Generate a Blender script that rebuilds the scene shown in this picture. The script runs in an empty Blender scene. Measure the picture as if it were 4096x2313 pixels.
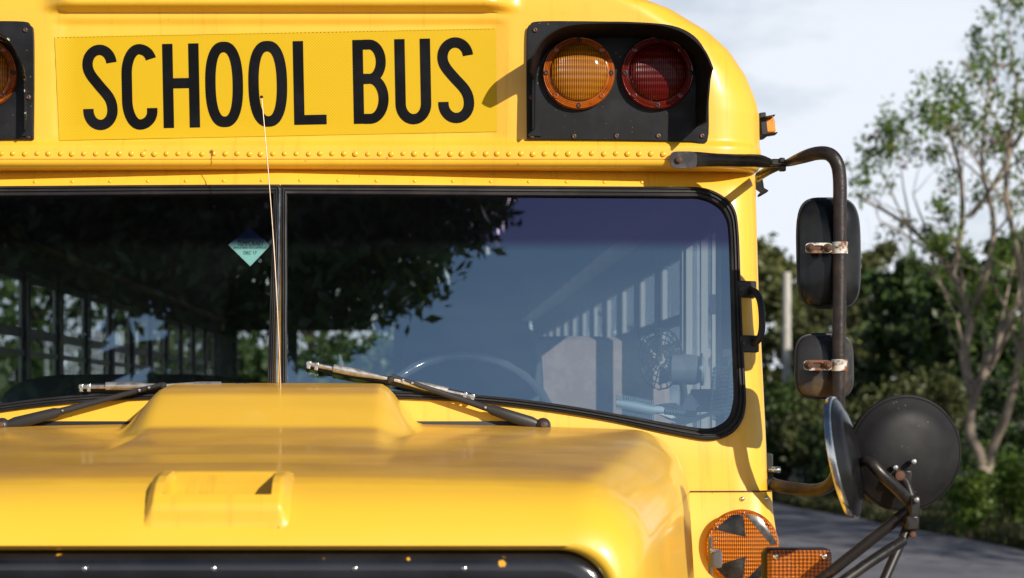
import bpy, math, random
import numpy as np
from mathutils import Vector, Matrix, geometry as mgeo
random.seed(7); rng = np.random.default_rng(7)
R = math.radians
sc = bpy.context.scene
COL = sc.collection

# ------------------------------------------------------------------ camera, sky, sun, exposure
F = 8093.0; CX = 0.36; CZ = 1.72          # focal length (photo px), camera position
cam_d = bpy.data.cameras.new('camera'); cam = bpy.data.objects.new('camera', cam_d); COL.objects.link(cam)
cam.location = (CX, 0, CZ); cam.rotation_euler = (R(90), 0, 0)
cam_d.sensor_width = 36; cam_d.lens = 36 * F / 4096
cam_d.shift_x = (2048 - 1700) / 4096; cam_d.shift_y = (1600 - 1156.5) / 4096
cam_d.clip_end = 3000; cam_d.clip_start = 0.05
cam_d.dof.use_dof = True; cam_d.dof.focus_distance = 5.0; cam_d.dof.aperture_fstop = 4.8
sc.camera = cam
SAZ, SEL = 36.0, 24.0                      # sun: degrees right of straight behind the camera, elevation
SUN = Vector((math.cos(R(SEL)) * math.sin(R(SAZ)), -math.cos(R(SEL)) * math.cos(R(SAZ)), math.sin(R(SEL))))
world = bpy.data.worlds.new('World'); sc.world = world; world.use_nodes = True
wn = world.node_tree; wn.nodes.clear()
w_out = wn.nodes.new('ShaderNodeOutputWorld'); w_bg = wn.nodes.new('ShaderNodeBackground')
w_sky = wn.nodes.new('ShaderNodeTexSky'); w_sky.sky_type = 'NISHITA'; w_sky.sun_disc = False
w_sky.sun_elevation = R(SEL); w_sky.sun_rotation = R(180 - SAZ)
w_sky.air_density = 1.0; w_sky.dust_density = 0.2; w_sky.ozone_density = 3.0
w_tc = wn.nodes.new('ShaderNodeTexCoord'); w_map = wn.nodes.new('ShaderNodeMapping')
w_map.inputs['Scale'].default_value = (1.0, 1.0, 2.6)
w_no = wn.nodes.new('ShaderNodeTexNoise'); w_no.inputs['Scale'].default_value = 7.0
w_no.inputs['Detail'].default_value = 7; w_no.inputs['Roughness'].default_value = 0.55
w_rp = wn.nodes.new('ShaderNodeValToRGB')
w_rp.color_ramp.elements[0].position = 0.36; w_rp.color_ramp.elements[1].position = 0.58
w_sep = wn.nodes.new('ShaderNodeSeparateXYZ')
w_el = wn.nodes.new('ShaderNodeMapRange')            # thin cloud lies low over the horizon and clears overhead
w_el.inputs['From Min'].default_value = 0.0; w_el.inputs['From Max'].default_value = 0.52
w_el.inputs['To Min'].default_value = 1.55; w_el.inputs['To Max'].default_value = 0.0
w_mad = wn.nodes.new('ShaderNodeMath'); w_mad.operation = 'MULTIPLY_ADD'
w_mad.inputs[1].default_value = 0.5; w_mad.inputs[2].default_value = 0.48; w_mad.use_clamp = True
w_mul = wn.nodes.new('ShaderNodeMath'); w_mul.operation = 'MULTIPLY'; w_mul.use_clamp = True
w_mix = wn.nodes.new('ShaderNodeMixRGB')
w_mix.inputs['Color2'].default_value = (12.6, 13.4, 14.6, 1)
L = wn.links.new
L(w_tc.outputs['Generated'], w_map.inputs['Vector']); L(w_map.outputs[0], w_no.inputs['Vector'])
L(w_no.outputs['Fac'], w_rp.inputs[0]); L(w_tc.outputs['Generated'], w_sep.inputs[0])
L(w_sep.outputs['Z'], w_el.inputs['Value']); L(w_rp.outputs[0], w_mad.inputs[0])
L(w_mad.outputs[0], w_mul.inputs[0]); L(w_el.outputs[0], w_mul.inputs[1])
L(w_mul.outputs[0], w_mix.inputs['Fac']); L(w_sky.outputs[0], w_mix.inputs['Color1'])
L(w_mix.outputs[0], w_bg.inputs['Color']); w_bg.inputs['Strength'].default_value = 0.063
L(w_bg.outputs[0], w_out.inputs['Surface'])
sun_d = bpy.data.lights.new('sun', 'SUN'); sun_d.energy = 4.9; sun_d.angle = R(0.53); sun_d.color = (1.0, 0.93, 0.82)
sun = bpy.data.objects.new('sun', sun_d); COL.objects.link(sun)
sun.rotation_euler = SUN.to_track_quat('Z', 'Y').to_euler(); sun.location = SUN * 30
vs = sc.view_settings; vs.view_transform = 'Standard'; vs.look = 'None'; vs.exposure = 0.12; vs.gamma = 1; vs.use_curve_mapping = False

# ------------------------------------------------------------------ helpers
def W(x, y, Y):                            # photo pixel (4096 wide) at depth Y -> world point
    return Vector((CX + (x - 1700) / F * Y, Y, CZ - (y - 1600) / F * Y))
DS = 4096 / 2576
def D(x, y, Y): return W(x * DS, y * DS, Y)
def sst(a, b, x):
    t = min(1, max(0, (x - a) / (b - a))); return t * t * (3 - 2 * t)
def lerp_tab(tab, x):
    if x <= tab[0][0]: return tab[0][1]
    for (a, b), (c, d) in zip(tab, tab[1:]):
        if x <= c: return b + (d - b) * (x - a) / (c - a)
    return tab[-1][1]
WL = {}
def wloc(o): return WL.get(o.name, Vector((0, 0, 0)))
def place(o, parent, loc):
    loc = Vector(loc); WL[o.name] = loc
    if parent is not None:
        o.parent = parent; o.location = loc - wloc(parent)
    else: o.location = loc
def tag(o, label=None, cat=None, group=None, kind=None):
    if label: o['label'] = label
    if cat: o['category'] = cat
    if group: o['group'] = group
    if kind: o['kind'] = kind
    return o
def empty(name, loc, label, cat, group=None, parent=None):
    o = bpy.data.objects.new(name, None); COL.objects.link(o); o.empty_display_size = 0.2
    place(o, parent, loc); tag(o, label, cat, group); return o
def inst(name, me, parent, loc, rot=None, scale=None):
    o = bpy.data.objects.new(name, me); COL.objects.link(o); place(o, parent, loc)
    if rot: o.rotation_euler = rot
    if scale: o.scale = scale
    return o

class MB:
    def __init__(s): s.v = []; s.f = []; s.mi = []
    def add(s, vs, fs, m=0):
        b = len(s.v); s.v += [tuple(p) for p in vs]; s.f += [tuple(i + b for i in f) for f in fs]; s.mi += [m] * len(fs)
    def box(s, c, size, rot=None, m=0):
        c = Vector(c); x, y, z = [q / 2 for q in size]
        p = [Vector((i * x, j * y, k * z)) for i in (-1, 1) for j in (-1, 1) for k in (-1, 1)]
        if rot is not None: p = [rot @ q for q in p]
        s.add([c + q for q in p], [(0, 1, 3, 2), (4, 6, 7, 5), (0, 4, 5, 1), (2, 3, 7, 6), (0, 2, 6, 4), (1, 5, 7, 3)], m)
    def tube(s, pts, r, n=12, caps=True, m=0, flat=None, up=(0, 0, 1)):
        """swept round (or flattened) tube; r number or list; flat = list of (ra, rb) per point"""
        pts = [Vector(p) for p in pts]; N = len(pts)
        rs = r if isinstance(r, (list, tuple)) else [r] * N
        rings = []; ref = None
        for i, p in enumerate(pts):
            t = (pts[min(i + 1, N - 1)] - pts[max(i - 1, 0)]).normalized()
            if ref is None:
                ref = Vector(up)
                if abs(t.dot(ref)) > .95: ref = Vector((1, 0, 0))
            a = (ref - t * ref.dot(t)).normalized(); b = t.cross(a); ref = a
            ra, rb = (flat[i] if flat else (rs[i], rs[i]))
            rings.append([p + a * (ra * math.cos(2 * math.pi * k / n)) + b * (rb * math.sin(2 * math.pi * k / n)) for k in range(n)])
        vs = [q for g in rings for q in g]
        fs = [(i * n + k, i * n + (k + 1) % n, (i + 1) * n + (k + 1) % n, (i + 1) * n + k) for i in range(N - 1) for k in range(n)]
        if caps: fs += [tuple(range(n))[::-1], tuple((N - 1) * n + k for k in range(n))]
        s.add(vs, fs, m)
    def lathe(s, c, axis, prof, n=32, up=(0, 0, 1), m=0, caps=True):
        """prof: list of (radius, height along axis)"""
        c = Vector(c); ax = Vector(axis).normalized(); ref = Vector(up)
        if abs(ax.dot(ref)) > .95: ref = Vector((0, 1, 0))
        a = (ref - ax * ref.dot(ax)).normalized(); b = ax.cross(a)
        vs = []; 
        for r, h in prof:
            r = max(r, 1e-5)
            vs += [c + ax * h + a * (r * math.cos(2 * math.pi * k / n)) + b * (r * math.sin(2 * math.pi * k / n)) for k in range(n)]
        N = len(prof)
        fs = [(i * n + k, i * n + (k + 1) % n, (i + 1) * n + (k + 1) % n, (i + 1) * n + k) for i in range(N - 1) for k in range(n)]
        if caps: fs += [tuple(range(n))[::-1], tuple((N - 1) * n + k for k in range(n))]
        s.add(vs, fs, m)
    def grid(s, rows, closed=False, m=0):
        n = len(rows[0]); vs = [p for r in rows for p in r]
        k2 = n if closed else n - 1
        s.add(vs, [(i * n + k, i * n + (k + 1) % n, (i + 1) * n + (k + 1) % n, (i + 1) * n + k) for i in range(len(rows) - 1) for k in range(k2)], m)
    def prism(s, loop, d, m=0):
        """loop of 3D points extruded by vector d"""
        loop = [Vector(p) for p in loop]; d = Vector(d); n = len(loop)
        s.add(loop + [p + d for p in loop], [tuple(range(n)), tuple(range(2 * n - 1, n - 1, -1))] + [(k, n + k, n + (k + 1) % n, (k + 1) % n) for k in range(n)], m)
    def mesh(s, name, mats, smooth=True, autosmooth=None, fixn=True):
        me = bpy.data.meshes.new(name); me.from_pydata(s.v, [], s.f)
        for mt in (mats if isinstance(mats, (list, tuple)) else [mats]): me.materials.append(mt)
        if any(s.mi): me.polygons.foreach_set('material_index', s.mi)
        if fixn:
            import bmesh
            bm = bmesh.new(); bm.from_mesh(me); bmesh.ops.remove_doubles(bm, verts=bm.verts, dist=1e-6)
            bmesh.ops.recalc_face_normals(bm, faces=bm.faces); bm.to_mesh(me); bm.free()
        me.polygons.foreach_set('use_smooth', [smooth] * len(me.polygons))
        if smooth and autosmooth is not None:
            me.set_sharp_from_angle(angle=R(autosmooth))
        me.update(); return me
    def build(s, name, mats, parent=None, origin=None, smooth=True, autosmooth=40, bevel=0, fixn=True):
        if origin is None: origin = wloc(parent) if parent is not None else Vector((0, 0, 0))
        origin = Vector(origin)
        s.v = [(p[0] - origin[0], p[1] - origin[1], p[2] - origin[2]) for p in s.v]
        me = s.mesh(name, mats, smooth, autosmooth, fixn)
        o = bpy.data.objects.new(name, me); COL.objects.link(o); place(o, parent, origin)
        if bevel:
            b = o.modifiers.new('bevel', 'BEVEL'); b.width = bevel; b.segments = 2; b.limit_method = 'ANGLE'; b.angle_limit = R(35)
        return o
def cat_rom(P, n=5, closed=False):
    P = [Vector(p) for p in P]; N = len(P); out = []
    rngi = range(N if closed else N - 1)
    for i in rngi:
        g = (lambda k: P[k % N]) if closed else (lambda k: P[min(max(k, 0), N - 1)])
        p0, p1, p2, p3 = g(i - 1), g(i), g(i + 1), g(i + 2)
        for k in range(n):
            t = k / n
            out.append(0.5 * ((2 * p1) + (p2 - p0) * t + (2 * p0 - 5 * p1 + 4 * p2 - p3) * t * t + (3 * p1 - p0 - 3 * p2 + p3) * t ** 3))
    if not closed: out.append(P[-1])
    return out

# ------------------------------------------------------------------ materials
def mat(name, col, rough=.5, metal=0, coat=0, coat_r=.1, spec=.5, var=None, var_scale=4, var_lo=.45, var_hi=.65, bump=0, bump_scale=60, stretch=(1, 1, 1), rvar=0, spots=None, spots_scale=30, spots_at=.66, trans=0, ior=1.45, detail=6, obj=False):
    m = bpy.data.materials.new(name); m.use_nodes = True; nt = m.node_tree; b = nt.nodes['Principled BSDF']
    b.inputs['Base Color'].default_value = (*col, 1); b.inputs['Roughness'].default_value = rough
    b.inputs['Metallic'].default_value = metal; b.inputs['Coat Weight'].default_value = coat; b.inputs['Coat Roughness'].default_value = coat_r
    b.inputs['Specular IOR Level'].default_value = spec; b.inputs['Transmission Weight'].default_value = trans; b.inputs['IOR'].default_value = ior
    N = nt.nodes.new; l = nt.links.new
    if var or bump or rvar or spots:
        tc = N('ShaderNodeNewGeometry') if not obj else N('ShaderNodeTexCoord'); mp = N('ShaderNodeMapping'); mp.inputs['Scale'].default_value = stretch
        l(tc.outputs['Position' if not obj else 'Object'], mp.inputs[0])
    cur = None
    if var:
        n = N('ShaderNodeTexNoise'); n.inputs['Scale'].default_value = var_scale; n.inputs['Detail'].default_value = detail; n.inputs['Roughness'].default_value = .6
        l(mp.outputs[0], n.inputs['Vector']); rp = N('ShaderNodeMapRange'); rp.inputs['From Min'].default_value = var_lo; rp.inputs['From Max'].default_value = var_hi
        l(n.outputs['Fac'], rp.inputs[0]); mx = N('ShaderNodeMixRGB'); mx.inputs[1].default_value = (*col, 1); mx.inputs[2].default_value = (*var, 1)
        l(rp.outputs[0], mx.inputs[0]); cur = mx.outputs[0]
    if spots:
        n = N('ShaderNodeTexNoise'); n.inputs['Scale'].default_value = spots_scale; n.inputs['Detail'].default_value = 3
        l(mp.outputs[0], n.inputs['Vector']); rp = N('ShaderNodeMapRange'); rp.inputs['From Min'].default_value = spots_at; rp.inputs['From Max'].default_value = spots_at + .03
        l(n.outputs['Fac'], rp.inputs[0]); mx = N('ShaderNodeMixRGB'); mx.inputs[1].default_value = (*col, 1); mx.inputs[2].default_value = (*spots, 1)
        if cur: l(cur, mx.inputs[1])
        l(rp.outputs[0], mx.inputs[0]); cur = mx.outputs[0]
    if cur: l(cur, b.inputs['Base Color'])
    if rvar:
        n = N('ShaderNodeTexNoise'); n.inputs['Scale'].default_value = var_scale * 1.7; n.inputs['Detail'].default_value = 5
        l(mp.outputs[0], n.inputs['Vector']); rp = N('ShaderNodeMapRange'); rp.inputs['From Min'].default_value = .3; rp.inputs['From Max'].default_value = .7
        rp.inputs['To Min'].default_value = max(.02, rough - rvar); rp.inputs['To Max'].default_value = rough + rvar
        l(n.outputs['Fac'], rp.inputs[0]); l(rp.outputs[0], b.inputs['Roughness'])
    if bump:
        n = N('ShaderNodeTexNoise'); n.inputs['Scale'].default_value = bump_scale; n.inputs['Detail'].default_value = 4
        l(mp.outputs[0], n.inputs['Vector']); bp = N('ShaderNodeBump'); bp.inputs['Strength'].default_value = bump; bp.inputs['Distance'].default_value = .003
        l(n.outputs['Fac'], bp.inputs['Height']); l(bp.outputs[0], b.inputs['Normal'])
    return m
YEL = (.81, .468, .036)
M = {}
M['yellow'] = mat('yellow_paint', YEL, .42, coat=.35, coat_r=.18, var=(.78, .43, .032), var_scale=3, rvar=.08, bump=.05, bump_scale=5, spots=(.52, .24, .03), spots_scale=55, spots_at=.735)
M['hood'] = mat('mottled_hood_paint', (.81, .470, .036), .45, coat=.38, coat_r=.10, var=(.47, .225, .035), var_scale=4, var_lo=.08, var_hi=.74, stretch=(.7, 1.0, 1), rvar=.10)
def tint_up_faces(m):                              # keeps the mottled brown to faces that point up, none on steep ones
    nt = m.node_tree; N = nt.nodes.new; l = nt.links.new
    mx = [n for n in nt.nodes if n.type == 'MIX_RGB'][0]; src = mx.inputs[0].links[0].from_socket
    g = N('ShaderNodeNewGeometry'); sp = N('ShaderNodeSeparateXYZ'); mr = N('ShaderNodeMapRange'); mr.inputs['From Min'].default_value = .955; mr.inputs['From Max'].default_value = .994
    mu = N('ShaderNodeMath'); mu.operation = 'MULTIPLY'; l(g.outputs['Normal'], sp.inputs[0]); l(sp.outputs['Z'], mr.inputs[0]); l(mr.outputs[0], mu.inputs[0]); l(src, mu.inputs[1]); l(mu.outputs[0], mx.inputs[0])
tint_up_faces(M['hood'])
def streaks(m, amt=.5, col=(.34, .17, .02)):   # rain-washed grime runs and scuffs on the body paint
    nt = m.node_tree; N = nt.nodes.new; l = nt.links.new; b = nt.nodes['Principled BSDF']; src = b.inputs['Base Color'].links[0].from_socket
    g = N('ShaderNodeNewGeometry')
    for sc_, lo, hi, k, st in (((55, 6, 2.2), .56, .80, amt, 1), ((9, 9, 9), .60, .78, amt * .55, 2), ((160, 160, 160), .70, .76, amt * .8, 1)):
        mp = N('ShaderNodeMapping'); mp.inputs['Scale'].default_value = sc_; n = N('ShaderNodeTexNoise'); n.inputs['Scale'].default_value = 1; n.inputs['Detail'].default_value = 6; n.inputs['Roughness'].default_value = .65
        l(g.outputs['Position'], mp.inputs[0]); l(mp.outputs[0], n.inputs['Vector']); mr = N('ShaderNodeMapRange'); mr.inputs['From Min'].default_value = lo; mr.inputs['From Max'].default_value = hi; mr.inputs['To Max'].default_value = k
        l(n.outputs['Fac'], mr.inputs[0]); mx = N('ShaderNodeMixRGB'); mx.inputs[2].default_value = (*col, 1); l(mr.outputs[0], mx.inputs[0]); l(src, mx.inputs[1]); src = mx.outputs[0]
    l(src, b.inputs['Base Color'])
streaks(M['yellow'], .42)
M['black_plate'] = mat('black_painted_steel', (.007, .007, .008), .48, spec=.25, var=(.014, .014, .017), var_scale=12, rvar=.12, spots=(.35, .25, .08), spots_scale=190, spots_at=.73)
M['black_visor'] = mat('black_visor_steel', (.005, .005, .006), .5, spec=.2, rvar=.1, var=(.009, .009, .011), var_scale=10)
M['chipped_visor'] = mat('chipped_black_visor', (.008, .008, .009), .5, spec=.3, rvar=.1, spots=(.55, .5, .36), spots_scale=42, spots_at=.60)
M['rubber'] = mat('black_rubber', (.018, .017, .018), .55, spec=.3, var=(.035, .033, .033), var_scale=9, rvar=.1, bump=.1, bump_scale=200)
M['grille'] = mat('gloss_black_grille', (.008, .008, .010), .16, coat=.6, coat_r=.06, rvar=.06, spots=(.75, .36, .03), spots_scale=24, spots_at=.70, var=(.016, .016, .02), var_scale=6)
M['tape'] = mat('glossy_black_tape', (.010, .010, .012), .25, rvar=.08, var=(.03, .028, .026), var_scale=30)
M['black'] = mat('plain_black', (.012, .012, .013), .5)
M['pole'] = mat('rust_brown_steel_tube', (.022, .017, .016), .4, metal=.2, var=(.05, .032, .026), var_scale=25, rvar=.1, bump=.25, bump_scale=160)
M['strap'] = mat('black_strap_steel', (.014, .013, .013), .36, metal=.2, var=(.03, .024, .02), var_scale=30, rvar=.12)
M['foot'] = mat('scuffed_dark_steel_foot', (.022, .021, .022), .45, metal=.2, var=(.075, .065, .06), var_scale=35)
M['clampw'] = mat('rust_stained_white_clamp', (.62, .60, .55), .5, var=(.16, .055, .015), var_scale=28, var_lo=.46, var_hi=.56, spots=(.05, .02, .01), spots_scale=70, spots_at=.62)
M['rust'] = mat('rusty_bolt', (.10, .042, .02), .7, var=(.05, .025, .015), var_scale=60)
M['rustrod'] = mat('rusty_rod', (.020, .017, .017), .42, metal=.2, var=(.16, .06, .015), var_scale=14, var_lo=.54, var_hi=.68)
M['mback'] = mat('black_mirror_shell', (.006, .006, .007), .26, spec=.4, var=(.012, .012, .011), var_scale=10, rvar=.1)
M['mbackr'] = mat('rust_dusted_mirror_shell', (.02, .02, .022), .34, var=(.14, .09, .045), var_scale=8, var_lo=.5, var_hi=.68, rvar=.1)
M['disc'] = mat('dull_black_disc', (.011, .010, .011), .5, spec=.25, var=(.022, .021, .020), var_scale=7, rvar=.1, spots=(.22, .2, .18), spots_scale=170, spots_at=.74)
M['chrome'] = mat('bright_metal', (.75, .74, .72), .2, metal=1, rvar=.08, var=(.5, .48, .45), var_scale=30)
M['wiper'] = mat('grey_wiper_steel', (.62, .59, .55), .32, metal=.85, rvar=.1, var=(.42, .38, .34), var_scale=40)
M['wiperarm'] = mat('dark_wiper_arm', (.035, .033, .034), .38, metal=.2, rvar=.1)
M['mast'] = mat('bronzed_antenna_steel', (.30, .23, .17), .4, metal=.6)
M['screw'] = mat('worn_screw', (.09, .06, .05), .45, metal=.6, var=(.16, .1, .08), var_scale=80)
M['rivety'] = mat('yellow_rivet_paint', (.84, .42, .014), .38, coat=.3)
M['letter'] = mat('black_vinyl', (.005, .005, .006), .6, spec=.06, var=(.009, .009, .012), var_scale=9)
M['glasslens'] = None
M['plasticwhite'] = mat('white_plastic', (.62, .62, .66), .4)
M['grey_fabric'] = mat('grey_vinyl_seat', (.27, .21, .185), .7, bump=.3, bump_scale=300, var=(.33, .26, .23), var_scale=30)
M['dark_seat'] = mat('dark_seat_vinyl', (.045, .055, .065), .6, bump=.2, bump_scale=200)
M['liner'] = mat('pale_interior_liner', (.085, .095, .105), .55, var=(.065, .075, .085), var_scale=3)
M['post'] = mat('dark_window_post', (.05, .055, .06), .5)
M['frame'] = mat('aluminium_window_frame', (.34, .34, .33), .4, metal=.3)
M['dash'] = mat('dark_dashboard', (.035, .04, .045), .6, bump=.2, bump_scale=150)
M['wheel'] = mat('steering_wheel_plastic', (.10, .115, .125), .22, coat=.6)
M['floor'] = mat('rubber_floor', (.03, .03, .032), .8)
M['paper'] = mat('white_paper', (.75, .75, .72), .8)
M['brush'] = mat('pale_blue_brush', (.45, .55, .58), .4)
M['brushgrip'] = mat('dark_ribbed_grip', (.06, .08, .1), .5)
M['tyre'] = mat('tyre_rubber', (.02, .02, .02), .8)

def fresnel_glass(name, tint, gloss, f=.09, band=None, rough=0.0, dust=0):
    """thin sheet glass: transparent + mirror by Fresnel; band=(z0,z1,tint2,gloss2) is the shade band dyed into the top"""
    m = bpy.data.materials.new(name); m.use_nodes = True; nt = m.node_tree; nt.nodes.clear()
    N = nt.nodes.new; l = nt.links.new
    o = N('ShaderNodeOutputMaterial'); tr = N('ShaderNodeBsdfTransparent'); gl = N('ShaderNodeBsdfGlossy'); mx = N('ShaderNodeMixShader')
    fr = N('ShaderNodeLayerWeight'); fr.inputs['Blend'].default_value = .12
    tr.inputs['Color'].default_value = (*tint, 1); gl.inputs['Color'].default_value = (*gloss, 1); gl.inputs['Roughness'].default_value = rough
    ma = N('ShaderNodeMath'); ma.operation = 'MULTIPLY_ADD'; ma.inputs[1].default_value = .8; ma.inputs[2].default_value = f; ma.use_clamp = True
    l(fr.outputs['Fresnel'], ma.inputs[0]); l(ma.outputs[0], mx.inputs[0]); l(tr.outputs[0], mx.inputs[1]); l(gl.outputs[0], mx.inputs[2]); last = mx.outputs[0]
    if band:
        g = N('ShaderNodeNewGeometry'); sp = N('ShaderNodeSeparateXYZ'); mr = N('ShaderNodeMapRange'); mr.interpolation_type = 'SMOOTHSTEP'
        mr.inputs['From Min'].default_value = band[0]; mr.inputs['From Max'].default_value = band[1]
        l(g.outputs['Position'], sp.inputs[0]); l(sp.outputs['Z'], mr.inputs[0])
        for node, c0, c1 in ((tr, tint, band[2]), (gl, gloss, band[3])):
            c = N('ShaderNodeMixRGB'); c.inputs[1].default_value = (*c0, 1); c.inputs[2].default_value = (*c1, 1)
            l(mr.outputs[0], c.inputs[0]); l(c.outputs[0], node.inputs['Color'])
    if dust:
        df = N('ShaderNodeBsdfDiffuse'); df.inputs[0].default_value = (.8, .82, .85, 1); m2 = N('ShaderNodeMixShader')
        n = N('ShaderNodeTexNoise'); n.inputs['Scale'].default_value = 6; n.inputs['Detail'].default_value = 8
        mr2 = N('ShaderNodeMapRange'); mr2.inputs['From Min'].default_value = .3; mr2.inputs['From Max'].default_value = .75; mr2.inputs['To Min'].default_value = dust * .5; mr2.inputs['To Max'].default_value = dust * 1.6
        g2 = N('ShaderNodeNewGeometry'); l(g2.outputs['Position'], n.inputs['Vector']); l(n.outputs['Fac'], mr2.inputs[0]); l(mr2.outputs[0], m2.inputs[0])
        l(last, m2.inputs[1]); l(df.outputs[0], m2.inputs[2]); last = m2.outputs[0]
    l(last, o.inputs['Surface']); return m
M['windshield'] = fresnel_glass('tinted_windshield_glass', (.86, .94, .98), (.70, .90, 1), .38, band=(2.085, 2.125, (.07, .07, .16), (.44, .38, .58)), dust=.001)
M['window'] = fresnel_glass('side_window_glass', (.86, .9, .9), (1, 1, 1), .05)
M['clear'] = fresnel_glass('clear_bottle_plastic', (.80, .90, .93), (1, 1, 1), .30, rough=.12)

def lens_mat(name, col, dark, kx, kz, amt, rough=.14, mode='ribs'):
    """coloured lamp lens: moulded ribs / prisms as relief (object X / Z)"""
    m = bpy.data.materials.new(name); m.use_nodes = True; nt = m.node_tree; b = nt.nodes['Principled BSDF']
    N = nt.nodes.new; l = nt.links.new
    b.inputs['Roughness'].default_value = .32 if mode == 'ribs' else rough; b.inputs['Specular IOR Level'].default_value = .2 if mode == 'ribs' else .5; b.inputs['Coat Weight'].default_value = .15 if 'red' in name else .4; b.inputs['Coat Roughness'].default_value = .08
    tc = N('ShaderNodeTexCoord'); sp = N('ShaderNodeSeparateXYZ'); l(tc.outputs['Object'], sp.inputs[0])
    hs = []
    for ax, k in (('X', kx), ('Z', kz)):
        if not k: continue
        a = N('ShaderNodeMath'); a.operation = 'MULTIPLY'; a.inputs[1].default_value = 2 * math.pi / k; l(sp.outputs[ax], a.inputs[0])
        s_ = N('ShaderNodeMath'); s_.operation = 'COSINE'; l(a.outputs[0], s_.inputs[0]); hs.append(s_.outputs[0])
    if mode == 'ribs' and len(hs) == 2:
        q = N('ShaderNodeMath'); q.operation = 'MULTIPLY_ADD'; q.inputs[1].default_value = .45; l(hs[1], q.inputs[0]); l(hs[0], q.inputs[2]); h = q.outputs[0]
    elif mode == 'dots':
        q0 = N('ShaderNodeMath'); q0.operation = 'ADD'; l(hs[0], q0.inputs[0]); l(hs[1], q0.inputs[1]); q = N('ShaderNodeMath'); q.operation = 'MULTIPLY_ADD'; q.inputs[1].default_value = .62; q.inputs[2].default_value = -.25; l(q0.outputs[0], q.inputs[0]); h = q.outputs[0]
    else:
        q = N('ShaderNodeMath'); q.operation = 'MULTIPLY'; l(hs[0], q.inputs[0]); l(hs[1], q.inputs[1]); h = q.outputs[0]
    mr = N('ShaderNodeMapRange'); mr.inputs['From Min'].default_value = -1; mr.inputs['From Max'].default_value = 1.1; l(h, mr.inputs[0])
    mx = N('ShaderNodeMixRGB'); mx.inputs[1].default_value = (*dark, 1); mx.inputs[2].default_value = (*col, 1); l(mr.outputs[0], mx.inputs[0]); l(mx.outputs[0], b.inputs['Base Color'])  # crests lighter, grooves darker: dot highlights put into the colour
    bp = N('ShaderNodeBump'); bp.inputs['Strength'].default_value = amt; bp.inputs['Distance'].default_value = .002
    l(h, bp.inputs['Height']); l(bp.outputs[0], b.inputs['Normal'])
    return m
M['amber_rib'] = lens_mat('amber_ribbed_lens', (.40, .15, .006), (.17, .05, .002), .0055, .016, .5)
M['red_rib'] = lens_mat('red_ribbed_lens', (.115, .003, .002), (.040, .0015, .001), .0055, .016, .5)
M['amber_ring'] = mat('amber_lens_rim', (.36, .085, .005), .22, coat=.5, var=(.22, .045, .003), var_scale=40)
M['red_ring'] = mat('red_lens_rim', (.12, .006, .003), .22, coat=.5)
M['amber_grid'] = lens_mat('amber_prism_lens', (.80, .26, .012), (.20, .035, .002), .0050, .0098, .9, mode='dots')
M['amber_grid2'] = lens_mat('amber_prism_marker_lens', (.62, .18, .012), (.15, .028, .002), .0083, .0078, .9, mode='dots')
M['amber_small'] = mat('amber_marker', (.85, .30, .03), .15, coat=.6, var=(.55, .14, .01), var_scale=60)

def sheeting():
    m = bpy.data.materials.new('yellow_reflective_sheeting'); m.use_nodes = True; nt = m.node_tree; b = nt.nodes['Principled BSDF']
    N = nt.nodes.new; l = nt.links.new
    g = N('ShaderNodeNewGeometry'); v = N('ShaderNodeTexVoronoi'); v.inputs['Scale'].default_value = 190; v.inputs['Randomness'].default_value = .0
    mp = N('ShaderNodeMapping'); mp.inputs['Scale'].default_value = (1, 0, 1); mp.inputs['Rotation'].default_value = (0, R(45), 0)
    l(g.outputs['Position'], mp.inputs[0]); l(mp.outputs[0], v.inputs['Vector'])
    mr = N('ShaderNodeMapRange'); mr.inputs['From Min'].default_value = .3; mr.inputs['From Max'].default_value = .6; l(v.outputs['Distance'], mr.inputs[0])
    n = N('ShaderNodeTexNoise'); n.inputs['Scale'].default_value = 7; n.inputs['Detail'].default_value = 8; l(g.outputs['Position'], n.inputs['Vector'])
    m1 = N('ShaderNodeMixRGB'); m1.inputs[1].default_value = (.62, .40, .003, 1); m1.inputs[2].default_value = (.48, .295, .002, 1); l(mr.outputs[0], m1.inputs[0])
    r2 = N('ShaderNodeMapRange'); r2.inputs['From Min'].default_value = .66; r2.inputs['From Max'].default_value = .95; l(n.outputs['Fac'], r2.inputs[0])
    m2 = N('ShaderNodeMixRGB'); m2.inputs[2].default_value = (.5, .22, .01, 1); l(r2.outputs[0], m2.inputs[0]); l(m1.outputs[0], m2.inputs[1]); l(m2.outputs[0], b.inputs['Base Color'])
    b.inputs['Roughness'].default_value = .6; b.inputs['Specular IOR Level'].default_value = .25
    return m
M['sheet'] = sheeting()

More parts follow.
